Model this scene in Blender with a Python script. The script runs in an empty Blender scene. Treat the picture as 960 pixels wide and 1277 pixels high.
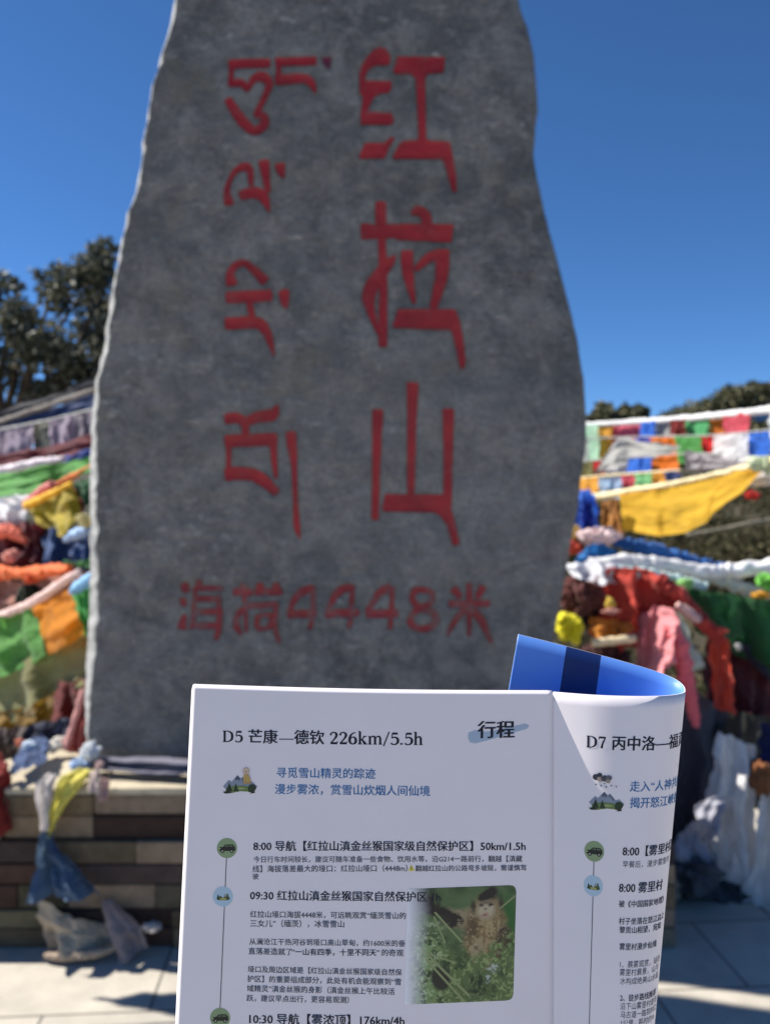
import bpy, bmesh, math, random
import numpy as np
from mathutils import Vector, noise, geometry

# ------------------------------------------------------------------ camera, sky, sun, exposure
S = bpy.context.scene
COL = S.collection
F = 1050.0                      # focal length in photo pixels (960 wide)
CX, CY, EYE = 480.0, 638.5, 1.5
cam = bpy.data.cameras.new('camera')
camo = bpy.data.objects.new('camera', cam)
COL.objects.link(camo)
camo.location = (0, 0, EYE)
camo.rotation_euler = (math.radians(90), 0, 0)
cam.sensor_fit = 'HORIZONTAL'
cam.sensor_width = 36
cam.lens = F / 960 * 36
cam.clip_start = 0.02
cam.clip_end = 2000
cam.dof.use_dof = True
cam.dof.focus_distance = 0.412
cam.dof.aperture_fstop = 13
S.camera = camo

SUN_E, SUN_B = math.radians(46), math.radians(15)     # elevation; angle behind the stone, from the left
SV = Vector((-math.cos(SUN_E) * math.cos(SUN_B), math.cos(SUN_E) * math.sin(SUN_B), math.sin(SUN_E)))
world = bpy.data.worlds.new("World")
S.world = world
world.use_nodes = True
wn = world.node_tree.nodes
sky = wn.new('ShaderNodeTexSky')
sky.sky_type = 'NISHITA'
sky.sun_disc = False
sky.sun_elevation = SUN_E
sky.sun_rotation = math.atan2(SV.x, SV.y)
sky.altitude = 4400
sky.air_density = 1.0
sky.dust_density = 0.0
sky.ozone_density = 6.0
hsv = wn.new('ShaderNodeHueSaturation')
hsv.inputs['Saturation'].default_value = 1.12
world.node_tree.links.new(sky.outputs[0], hsv.inputs['Color'])
world.node_tree.links.new(hsv.outputs[0], wn['Background'].inputs[0])
wn['Background'].inputs[1].default_value = 0.088
sl = bpy.data.lights.new('sun', 'SUN')
sl.energy = 5.0
sl.angle = math.radians(0.5)
sl.color = (1.0, 0.95, 0.87)
slo = bpy.data.objects.new('sun', sl)
COL.objects.link(slo)
slo.rotation_euler = SV.to_track_quat('Z', 'Y').to_euler()
slo.location = (-6, 4, 8)
S.view_settings.view_transform = 'Standard'
S.view_settings.look = 'None'
S.view_settings.exposure = 0.8
S.view_settings.gamma = 1.0

# ------------------------------------------------------------------ helpers
def c8(r, g, b):
    f = lambda x: ((x / 255 + 0.055) / 1.055) ** 2.4 if x > 10 else x / 255 / 12.92
    return (f(r), f(g), f(b))

def W(u, v, d):
    return Vector(((u - CX) / F * d, d, EYE + (CY - v) / F * d))

def new_obj(name, me, mats=(), parent=None):
    o = bpy.data.objects.new(name, me)
    for m in mats:
        me.materials.append(m)
    COL.objects.link(o)
    if parent:
        o.parent = parent
    return o

def mesh(name, verts, faces, mats, parent=None, smooth=False, mi=None):
    me = bpy.data.meshes.new(name)
    me.from_pydata([tuple(v) for v in verts], [], faces)
    if mi is not None:
        me.polygons.foreach_set('material_index', mi)
    if smooth:
        me.polygons.foreach_set('use_smooth', [True] * len(me.polygons))
    me.update()
    return new_obj(name, me, mats if isinstance(mats, (list, tuple)) else [mats], parent)

def tag(o, label, cat, group=None):
    o['label'] = label
    o['category'] = cat
    if group:
        o['group'] = group
    return o

def kind(o, k):
    o['kind'] = k
    return o

def empty(name, loc, label, cat, group=None):
    o = bpy.data.objects.new(name, None)
    COL.objects.link(o)
    o.location = loc
    o.empty_display_size = 0.1
    tag(o, label, cat, group)
    return o

def under(o, parent):
    """parent o to an Empty, keeping o's world-space vertices where they are"""
    o.parent = parent
    o.matrix_parent_inverse = parent.matrix_basis.inverted()
    return o

def crom(pts, n):
    """Catmull-Rom through pts (tuples of any length), n samples"""
    p = np.array(pts, float)
    if len(p) == 2:
        t = np.linspace(0, 1, n)[:, None]
        return p[0] * (1 - t) + p[1] * t
    q = np.vstack([2 * p[0] - p[1], p, 2 * p[-1] - p[-2]])
    out = []
    for t in np.linspace(0, len(p) - 1, n):
        i = min(int(t), len(p) - 2)
        f = t - i
        a, b, c, d = q[i], q[i + 1], q[i + 2], q[i + 3]
        out.append(0.5 * ((2 * b) + (c - a) * f + (2 * a - 5 * b + 4 * c - d) * f * f + (3 * b - a - 3 * c + d) * f ** 3))
    return np.array(out)

# ------------------------------------------------------------------ materials
def nodes_of(name):
    m = bpy.data.materials.new(name)
    m.use_nodes = True
    nt = m.node_tree
    return m, nt, nt.nodes, nt.links, nt.nodes['Principled BSDF']

def ramp(N, stops):
    r = N.new('ShaderNodeValToRGB')
    el = r.color_ramp.elements
    while len(el) < len(stops):
        el.new(0.5)
    for e, (p, c) in zip(el, stops):
        e.position = p
        e.color = (c[0], c[1], c[2], 1) if not isinstance(c, (int, float)) else (c, c, c, 1)
    return r

def mixc(N, L, fac, a, b, mode='MIX'):
    m = N.new('ShaderNodeMix')
    m.data_type = 'RGBA'
    m.blend_type = mode
    for sock, val in ((m.inputs['Factor'], fac), (m.inputs[6], a), (m.inputs[7], b)):
        if hasattr(val, 'links') or hasattr(val, 'is_linked'):
            L.new(val, sock)
        elif isinstance(val, (int, float)):
            sock.default_value = val
        else:
            sock.default_value = (*val[:3], 1)
    return m.outputs[2]

def noise_node(N, L, scale, detail=4, rough=0.55, dist=0.0, coord='Object'):
    tc = N.new('ShaderNodeTexCoord')
    n = N.new('ShaderNodeTexNoise')
    n.inputs['Scale'].default_value = scale
    n.inputs['Detail'].default_value = detail
    n.inputs['Roughness'].default_value = rough
    n.inputs['Distortion'].default_value = dist
    L.new(tc.outputs[coord], n.inputs['Vector'])
    return n

def bump(N, L, height, strength, dist, target):
    b = N.new('ShaderNodeBump')
    b.inputs['Strength'].default_value = strength
    b.inputs['Distance'].default_value = dist
    L.new(height, b.inputs['Height'])
    L.new(b.outputs[0], target.inputs['Normal'])
    return b

_cloth = {}
def cloth_mat(rgb, trans=0.35, wear=0.25, printed=False):
    key = (rgb, trans, wear, printed)
    if key in _cloth:
        return _cloth[key]
    m, nt, N, L, P = nodes_of('cloth')
    col = c8(*rgb)
    dirty = tuple(0.55 * x + 0.03 for x in col)
    n = noise_node(N, L, 9, 5, 0.6)
    r = ramp(N, [(0.42, 0), (0.7, wear * 2)])
    L.new(n.outputs['Fac'], r.inputs[0])
    base = mixc(N, L, r.outputs[0], col, dirty)
    if printed:
        w = noise_node(N, L, 60, 2, 0.5)
        r2 = ramp(N, [(0.5, 0), (0.58, 0.55)])
        L.new(w.outputs['Fac'], r2.inputs[0])
        base = mixc(N, L, r2.outputs[0], base, tuple(0.45 * x for x in col))
    L.new(base, P.inputs['Base Color'])
    P.inputs['Roughness'].default_value = 0.75
    P.inputs['Specular IOR Level'].default_value = 0.25
    P.inputs['Sheen Weight'].default_value = 0.15
    fine = noise_node(N, L, 350, 2, 0.5)
    crease = noise_node(N, L, 28, 4, 0.6)
    ad = N.new('ShaderNodeMath'); ad.operation = 'MULTIPLY_ADD'
    L.new(fine.outputs['Fac'], ad.inputs[0]); ad.inputs[1].default_value = 0.12
    L.new(crease.outputs['Fac'], ad.inputs[2])
    bump(N, L, ad.outputs[0], 0.22, 0.012, P)
    tr = N.new('ShaderNodeBsdfTranslucent')
    L.new(base, tr.inputs['Color'])
    mx = N.new('ShaderNodeMixShader')
    mx.inputs[0].default_value = trans
    L.new(P.outputs[0], mx.inputs[1])
    L.new(tr.outputs[0], mx.inputs[2])
    L.new(mx.outputs[0], N['Material Output'].inputs['Surface'])
    _cloth[key] = m
    return m

def stone_mat():
    m, nt, N, L, P = nodes_of('grey_stone')
    big = noise_node(N, L, 0.9, 5, 0.6, 0.5)
    r = ramp(N, [(0.34, (0.098, 0.099, 0.098)), (0.5, (0.132, 0.132, 0.129)), (0.66, (0.175, 0.172, 0.164))])
    L.new(big.outputs['Fac'], r.inputs[0])
    mid = noise_node(N, L, 7, 9, 0.70, 0.5)                # broken, grainy tone
    r2 = ramp(N, [(0.43, 0.0), (0.62, 0.7)])
    L.new(mid.outputs['Fac'], r2.inputs[0])
    base = mixc(N, L, r2.outputs[0], r.outputs[0], (0.26, 0.252, 0.235))
    gr = noise_node(N, L, 75, 6, 0.75)                     # fine grain
    r6 = ramp(N, [(0.33, 0.66), (0.5, 1.0), (0.68, 1.3)])
    L.new(gr.outputs['Fac'], r6.inputs[0])
    base = mixc(N, L, 1.0, base, r6.outputs[0], 'MULTIPLY')
    # scuffs drawn out along the dressing direction
    tc = N.new('ShaderNodeTexCoord'); mp = N.new('ShaderNodeMapping')
    mp.inputs['Rotation'].default_value = (0, math.radians(28), 0)
    mp.inputs['Scale'].default_value = (16, 16, 42)
    L.new(tc.outputs['Object'], mp.inputs['Vector'])
    sp = N.new('ShaderNodeTexNoise'); sp.inputs['Scale'].default_value = 1.0; sp.inputs['Detail'].default_value = 6; sp.inputs['Roughness'].default_value = 0.7; sp.inputs['Distortion'].default_value = 0.6
    L.new(mp.outputs[0], sp.inputs['Vector'])
    r3 = ramp(N, [(0.57, 0), (0.68, 0.85)])
    L.new(sp.outputs['Fac'], r3.inputs[0])
    msk = noise_node(N, L, 2.2, 3, 0.5)
    r7 = ramp(N, [(0.42, 0.15), (0.62, 1.0)])
    L.new(msk.outputs['Fac'], r7.inputs[0])
    mu = N.new('ShaderNodeMath'); mu.operation = 'MULTIPLY'
    L.new(r3.outputs[0], mu.inputs[0]); L.new(r7.outputs[0], mu.inputs[1])
    base = mixc(N, L, mu.outputs[0], base, (0.42, 0.41, 0.38))
    # hairline cracks
    vo = N.new('ShaderNodeTexVoronoi'); vo.feature = 'DISTANCE_TO_EDGE'; vo.inputs['Scale'].default_value = 1.5
    wv = noise_node(N, L, 3, 6, 0.65)
    vm = N.new('ShaderNodeVectorMath'); vm.operation = 'MULTIPLY_ADD'
    L.new(wv.outputs['Color'], vm.inputs[0]); vm.inputs[1].default_value = (0.5, 0.5, 0.5); L.new(tc.outputs['Object'], vm.inputs[2])
    L.new(vm.outputs[0], vo.inputs['Vector'])
    r8 = ramp(N, [(0.0, 0.55), (0.012, 0.0)])
    L.new(vo.outputs['Distance'], r8.inputs[0])
    m8 = N.new('ShaderNodeMath'); m8.operation = 'MULTIPLY'
    L.new(r8.outputs[0], m8.inputs[0]); L.new(r7.outputs[0], m8.inputs[1])
    base = mixc(N, L, m8.outputs[0], base, (0.05, 0.05, 0.047))
    li = noise_node(N, L, 3.1, 5, 0.65, 0.3)                # ochre lichen
    r4 = ramp(N, [(0.58, 0), (0.74, 0.45)])
    L.new(li.outputs['Fac'], r4.inputs[0])
    base = mixc(N, L, r4.outputs[0], base, (0.21, 0.19, 0.12))
    L.new(base, P.inputs['Base Color'])
    P.inputs['Roughness'].default_value = 0.8
    P.inputs['Specular IOR Level'].default_value = 0.3
    ad = N.new('ShaderNodeMath'); ad.operation = 'ADD'
    L.new(mid.outputs['Fac'], ad.inputs[0]); L.new(sp.outputs['Fac'], ad.inputs[1])
    bump(N, L, ad.outputs[0], 0.6, 0.025, P)
    return m

def paint_mat(name, col, wear0, wear1, amount):
    m, nt, N, L, P = nodes_of(name)
    n = noise_node(N, L, 22, 6, 0.7)
    r = ramp(N, [(wear0, 0), (wear1, amount)])
    L.new(n.outputs['Fac'], r.inputs[0])
    n2 = noise_node(N, L, 5, 4, 0.6)
    r2 = ramp(N, [(0.35, tuple(x * 0.72 for x in col)), (0.65, tuple(x * 1.15 for x in col))])
    L.new(n2.outputs['Fac'], r2.inputs[0])
    base = mixc(N, L, r.outputs[0], r2.outputs[0], (0.12, 0.115, 0.11))
    L.new(base, P.inputs['Base Color'])
    P.inputs['Roughness'].default_value = 0.6
    bump(N, L, n.outputs['Fac'], 0.4, 0.01, P)
    return m

def plain(name, rgb, rough=0.7, spec=0.3, var=0.15, scale=20):
    m, nt, N, L, P = nodes_of(name)
    n = noise_node(N, L, scale, 4)
    r = ramp(N, [(0.3, tuple(x * (1 - var) for x in rgb)), (0.7, tuple(min(1, x * (1 + var)) for x in rgb))])
    L.new(n.outputs['Fac'], r.inputs[0])
    L.new(r.outputs[0], P.inputs['Base Color'])
    P.inputs['Roughness'].default_value = rough
    P.inputs['Specular IOR Level'].default_value = spec
    return m

def attr_mat(name, rough=0.7, spec=0.3, bump_scale=None, var=0.2):
    """colour from the mesh's own 'Col' attribute (stones of a wall, a printed picture)"""
    m, nt, N, L, P = nodes_of(name)
    a = N.new('ShaderNodeVertexColor')
    a.layer_name = 'Col'
    if bump_scale:
        n = noise_node(N, L, bump_scale, 6, 0.65)
        r = ramp(N, [(0.3, 1 - var * 2), (0.65, 1.0)])
        L.new(n.outputs['Fac'], r.inputs[0])
        base = mixc(N, L, 1.0, a.outputs['Color'], r.outputs[0], 'MULTIPLY')
        L.new(base, P.inputs['Base Color'])
        bump(N, L, n.outputs['Fac'], 0.6, 0.015, P)
    else:
        L.new(a.outputs['Color'], P.inputs['Base Color'])
    P.inputs['Roughness'].default_value = rough
    P.inputs['Specular IOR Level'].default_value = spec
    return m

def leaf_mat(name, a, b, gloss=0.35, trans=0.25, spec=0.5):
    m, nt, N, L, P = nodes_of(name)
    g = N.new('ShaderNodeNewGeometry')
    r = ramp(N, [(0.0, a), (0.55, tuple((x + y) / 2 for x, y in zip(a, b))), (1.0, b)])
    L.new(g.outputs['Random Per Island'], r.inputs[0])
    L.new(r.outputs[0], P.inputs['Base Color'])
    P.inputs['Roughness'].default_value = gloss
    P.inputs['Specular IOR Level'].default_value = spec
    tr = N.new('ShaderNodeBsdfTranslucent')
    L.new(r.outputs[0], tr.inputs['Color'])
    mx = N.new('ShaderNodeMixShader')
    mx.inputs[0].default_value = trans
    L.new(P.outputs[0], mx.inputs[1]); L.new(tr.outputs[0], mx.inputs[2])
    L.new(mx.outputs[0], N['Material Output'].inputs['Surface'])
    return m

# ------------------------------------------------------------------ ground and hills
def slab_mat():
    m, nt, N, L, P = nodes_of('stone_paving')
    tc = N.new('ShaderNodeTexCoord')
    mp = N.new('ShaderNodeMapping')
    mp.inputs['Rotation'].default_value = (0, 0, math.radians(-4))
    mp.inputs['Location'].default_value = (0.22, -0.05, 0)
    L.new(tc.outputs['Object'], mp.inputs['Vector'])
    br = N.new('ShaderNodeTexBrick')
    br.inputs['Scale'].default_value = 1.0
    br.inputs['Brick Width'].default_value = 0.62
    br.inputs['Row Height'].default_value = 0.42
    br.inputs['Mortar Size'].default_value = 0.004
    br.inputs['Color1'].default_value = (0.56, 0.51, 0.42, 1)
    br.inputs['Color2'].default_value = (0.49, 0.45, 0.38, 1)
    br.inputs['Mortar'].default_value = (0.12, 0.11, 0.10, 1)
    L.new(mp.outputs[0], br.inputs['Vector'])
    n = noise_node(N, L, 6, 7, 0.65)
    r = ramp(N, [(0.3, 0.72), (0.7, 1.0)])
    L.new(n.outputs['Fac'], r.inputs[0])
    base = mixc(N, L, 1.0, br.outputs['Color'], r.outputs[0], 'MULTIPLY')
    L.new(base, P.inputs['Base Color'])
    P.inputs['Roughness'].default_value = 0.85
    n2 = noise_node(N, L, 90, 5, 0.6)
    sm = N.new('ShaderNodeMath'); sm.operation = 'MULTIPLY_ADD'
    L.new(br.outputs['Fac'], sm.inputs[0]); sm.inputs[1].default_value = -1.5
    L.new(n2.outputs['Fac'], sm.inputs[2])
    bump(N, L, sm.outputs[0], 0.4, 0.006, P)
    return m

def earth_mat():
    m, nt, N, L, P = nodes_of('hillside_earth')
    n = noise_node(N, L, 0.9, 8, 0.65)
    r = ramp(N, [(0.3, (0.018, 0.022, 0.010)), (0.5, (0.045, 0.038, 0.020)), (0.7, (0.08, 0.062, 0.034))])
    L.new(n.outputs['Fac'], r.inputs[0])
    L.new(r.outputs[0], P.inputs['Base Color'])
    P.inputs['Roughness'].default_value = 0.95
    bump(N, L, n.outputs['Fac'], 0.8, 0.2, P)
    return m

def sstep(a, b, x):
    t = min(1, max(0, (x - a) / (b - a)))
    return t * t * (3 - 2 * t)

def hill_h(x, y):
    h = -0.4 * sstep(22, 40, y) + 0.75 * sstep(5.3, 8.5, y) + 0.9 * sstep(8.0, 16, y)
    h += sstep(14, 42, y) * (3.3 + 2.5 * sstep(9, 19, x) - 1.2 * sstep(-5, -25, x))
    h += 0.25 * sstep(6, 9, y) * noise.noise((x * 0.5, y * 0.5, 3))
    h += 0.8 * sstep(15, 35, y) * noise.noise((x * 0.12, y * 0.12, 7))
    h -= 14 * sstep(46, 120, y)
    return h

def build_ground():
    e = earth_mat()
    g = mesh('ground', [(-600, -600, -0.02), (600, -600, -0.02), (600, 600, -0.02), (-600, 600, -0.02)], [(0, 1, 2, 3)], e)
    kind(g, 'structure')
    p = mesh('pavement', [(-14, -25, 0), (14, -25, 0), (14, 5.6, 0), (-14, 5.6, 0)], [(0, 1, 2, 3)], slab_mat())
    kind(p, 'structure')
    xs = np.linspace(-60, 60, 121)
    ys = np.concatenate([np.linspace(5.2, 20, 46), np.linspace(20.8, 120, 80)])
    vs = [(x, y, hill_h(x, y) - 0.03) for y in ys for x in xs]
    nx = len(xs)
    fs = [(j * nx + i, j * nx + i + 1, (j + 1) * nx + i + 1, (j + 1) * nx + i) for j in range(len(ys) - 1) for i in range(nx - 1)]
    kind(mesh('hill', vs, fs, e, smooth=True), 'structure')
build_ground()

# ------------------------------------------------------------------ leaves
def leaf_cloud(name, centres, radii, count, size, mat, parent=None, seed=1, aspect=0.45, shell=0.5):
    """count leaf-shaped faces scattered through ellipsoidal clumps"""
    rng = np.random.default_rng(seed)
    centres = np.array(centres, float); radii = np.array(radii, float)
    if radii.ndim == 1:
        radii = np.repeat(radii[:, None], 3, 1)
    wgt = radii[:, 0] * radii[:, 1] * radii[:, 2]
    wgt = wgt ** 0.7
    idx = rng.choice(len(centres), count, p=wgt / wgt.sum())
    d = rng.normal(size=(count, 3)); d /= np.linalg.norm(d, axis=1)[:, None]
    rad = rng.random(count) ** shell
    pos = centres[idx] + d * rad[:, None] * radii[idx] * (0.8 + 0.4 * rng.random((count, 1)))
    ax = rng.normal(size=(count, 3)); ax[:, 2] += 0.15; ax /= np.linalg.norm(ax, axis=1)[:, None]
    up = rng.normal(size=(count, 3)) + d * 0.6
    sd = np.cross(ax, up); sd /= np.linalg.norm(sd, axis=1)[:, None] + 1e-9
    nr = np.cross(sd, ax)
    s = size * (0.6 + 0.8 * rng.random((count, 1)))
    v0 = pos - ax * s * 0.5
    v1 = pos + sd * s * aspect * 0.5 + nr * s * 0.08
    v2 = pos + ax * s * 0.5
    v3 = pos - sd * s * aspect * 0.5 + nr * s * 0.08
    V = np.stack([v0, v1, v2, v3], 1).reshape(-1, 3)
    me = bpy.data.meshes.new(name)
    me.vertices.add(len(V)); me.vertices.foreach_set('co', V.astype(np.float32).ravel())
    nf = count * 2
    me.loops.add(nf * 3); me.polygons.add(nf)
    base = np.arange(count)[:, None] * 4
    li = np.concatenate([base + 0, base + 1, base + 2, base + 0, base + 2, base + 3], 1)
    me.loops.foreach_set('vertex_index', li.astype(np.int32).ravel())
    me.polygons.foreach_set('loop_start', np.arange(0, nf * 3, 3, dtype=np.int32))
    me.polygons.foreach_set('loop_total', np.full(nf, 3, dtype=np.int32))
    me.update(calc_edges=True)
    o = new_obj(name, me, [mat])
    if parent:
        under(o, parent)
    return o

def tube_geo(pts, radii, n=8, jitter=0.0, seed=0, squash=1.0):
    P = [Vector(p) for p in pts]
    vs, fs = [], []
    for i, p in enumerate(P):
        t = (P[min(i + 1, len(P) - 1)] - P[max(i - 1, 0)]).normalized()
        a = t.cross(Vector((0, 0.3, 1)))
        if a.length < 1e-3:
            a = t.cross(Vector((1, 0, 0)))
        a.normalize()
        b = a.cross(t).normalized()
        for k in range(n):
            an = 2 * math.pi * k / n + i * 0.12 * (1 if jitter else 0)
            r = radii[i]
            q = p + a * math.cos(an) * r * squash + b * math.sin(an) * r
            if jitter:
                tw = an * 2 + i * 0.22 + 1.4 * noise.noise(p * (0.3 / max(r, 1e-3)) + Vector((seed, 3, 0)))
                r2 = r * (1.02 + jitter * noise.noise(q * (0.55 / max(r, 1e-3)) + Vector((seed, 0, 0))) + (0.26 * (abs(math.sin(tw)) - 0.62) + 0.12 * (abs(math.sin(tw * 1.5 + 1 + i * 0.1)) - 0.62)) * min(1, jitter * 2.2))
                q = p + a * math.cos(an) * r2 * squash + b * math.sin(an) * r2
            vs.append(q)
    for i in range(len(P) - 1):
        for k in range(n):
            fs.append((i * n + k, i * n + (k + 1) % n, (i + 1) * n + (k + 1) % n, (i + 1) * n + k))
    fs.append(tuple(range(n - 1, -1, -1)))
    fs.append(tuple((len(P) - 1) * n + k for k in range(n)))
    return vs, fs

BARK = plain('bark', (0.09, 0.07, 0.05), 0.9, 0.2, 0.4, 30)
LEAF_OAK = leaf_mat('glossy_oak_leaf', (0.022, 0.03, 0.015), (0.21, 0.205, 0.14), 0.6, 0.2, 0.35)
LEAF_RIDGE = leaf_mat('ridge_leaf', (0.035, 0.042, 0.02), (0.19, 0.175, 0.085), 0.6, 0.15, 0.3)
LEAF_SCRUB = leaf_mat('dry_scrub_leaf', (0.025, 0.032, 0.010), (0.12, 0.095, 0.05), 0.7, 0.25, 0.2)

def build_oak():
    D = 8.6
    t = empty('evergreen_tree', (-4.0, D, 0.6), 'dark glossy leaved evergreen tree rising behind the left edge of the stone', 'tree')
    rnd = random.Random(4)
    cl = [(138, 340, 40), (105, 362, 42), (62, 372, 36), (18, 392, 38), (-35, 385, 60), (135, 425, 60), (75, 425, 46),
          (22, 445, 46), (110, 475, 44), (-40, 460, 70), (190, 400, 70), (62, 478, 34), (-90, 420, 60), (180, 480, 60), (240, 430, 60), (25, 505, 34)]
    sprigs = [(131, 300, 9), (126, 311, 9), (70, 334, 10), (46, 340, 10), (101, 324, 12), (16, 350, 9), (24, 360, 10), (140, 306, 8),
              (85, 338, 9), (-10, 340, 12), (3, 352, 8), (118, 318, 8), (57, 345, 8)]
    cs, rs = [], []
    for (u, v, r) in cl:
        for k in range(4):
            uu, vv = u + rnd.uniform(-.5, .5) * r, v + rnd.uniform(-.5, .5) * r
            d = D + rnd.uniform(-0.7, 0.7)
            cs.append(W(uu, vv, d)); rs.append(r * 0.55 * D / F)
    ns = len(cs)
    for (u, v, r) in sprigs:
        cs.append(W(u, v, D + rnd.uniform(-.3, .3))); rs.append(r * D / F)
    leaf_cloud('crown', cs, rs, 15500, 0.085, LEAF_OAK, t, 3, 0.5, 0.55)
    vs, fs = [], []
    def add(pts, rad):
        v, f = tube_geo(pts, rad, 7)
        o = len(vs)
        vs.extend(v); fs.extend([tuple(i + o for i in q) for q in f])
    base = Vector((-4.0, D, 0.6))
    mid = Vector((-3.9, D, 2.0))
    add([base, base.lerp(mid, .5) + Vector((.05, 0, 0)), mid], [0.16, 0.13, 0.11])
    trunk = mesh('trunk', vs, fs, BARK, smooth=True)
    under(trunk, t)
    for (u, v, r) in cl[:11]:
        e = W(u, v, D)
        m1 = mid.lerp(e, .5) + Vector((rnd.uniform(-.15, .15), rnd.uniform(-.2, .2), .1))
        b, f = tube_geo([mid, m1, e], [0.07, 0.04, 0.014], 6)
        under(mesh('limb', b, f, BARK, smooth=True), t)
build_oak()

def build_ridge():
    rnd = random.Random(8)
    # crown forest along the far ridge: reads as one mass
    cs, rs = [], []
    for i in range(800):
        x = rnd.uniform(-30, 36) if i < 120 else rnd.uniform(5, 30); y = rnd.uniform(27, 46)
        h = hill_h(x, y)
        r = rnd.uniform(.4, .8)
        cs.append((x, y, h + r * 0.2)); rs.append((r * 1.9, r * 1.9, r * 0.55))
    kind(leaf_cloud('forest', cs, rs, 150000, 0.17, LEAF_RIDGE, None, 21, 0.7, 0.45), 'stuff')
    # single trees standing up beside the stone
    for i, (u, vt, r, lab) in enumerate([(752, 502, 24, 'low rounded dark tree nearest the stone on the right ridge'),
                                    (792, 500, 18, 'small dark tree second from the stone on the right ridge'),
                                    (905, 486, 26, 'broad dark tree on the hill crest above the flag lines'),
                                    (945, 478, 22, 'tallest dark tree on the hill crest at the right')]):
        D = 24.0 if i < 2 else 33.0
        top = W(u, vt, D)
        rr = r * D / F
        gz = hill_h(top.x, D)
        t = empty('ridge_tree', (top.x, D, gz), lab, 'tree', 'trees on the ridge')
        cs = []; rs = []
        for k in range(12):
            cs.append((top.x + rnd.uniform(-.8, .8) * rr, D + rnd.uniform(-.7, .7) * rr, top.z - rr * rnd.uniform(.35, 1.7)))
            rs.append(rr * rnd.uniform(.4, .7))
        leaf_cloud('crown', cs, rs, 2600, 0.2, LEAF_RIDGE, t, 40 + i, 0.6, 0.5)
        b, f = tube_geo([(top.x, D, gz - .1), (top.x + .05, D, (gz + top.z) / 2), (top.x, D, top.z - rr)], [0.12, 0.09, 0.05], 6)
        under(mesh('trunk', b, f, BARK, smooth=True), t)
    # scrub on the bank behind the flags
    cs, rs = [], []
    for i in range(700):
        x = rnd.uniform(-7, 8); y = 5.5 + 7 * rnd.random() ** 1.5
        h = hill_h(x, y)
        r = rnd.uniform(.12, .34)
        cs.append((x, y, h + r * .5)); rs.append((r, r, r * .9))
    for i in range(420):
        x = rnd.uniform(1.5, 11); y = rnd.uniform(8, 19)
        r = rnd.uniform(.2, .45)
        cs.append((x, y, hill_h(x, y) + r * .45)); rs.append((r, r, r * .9))
    kind(leaf_cloud('scrub', cs, rs, 130000, 0.08, LEAF_SCRUB, None, 33, 0.4, 0.6), 'stuff')
build_ridge()

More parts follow.
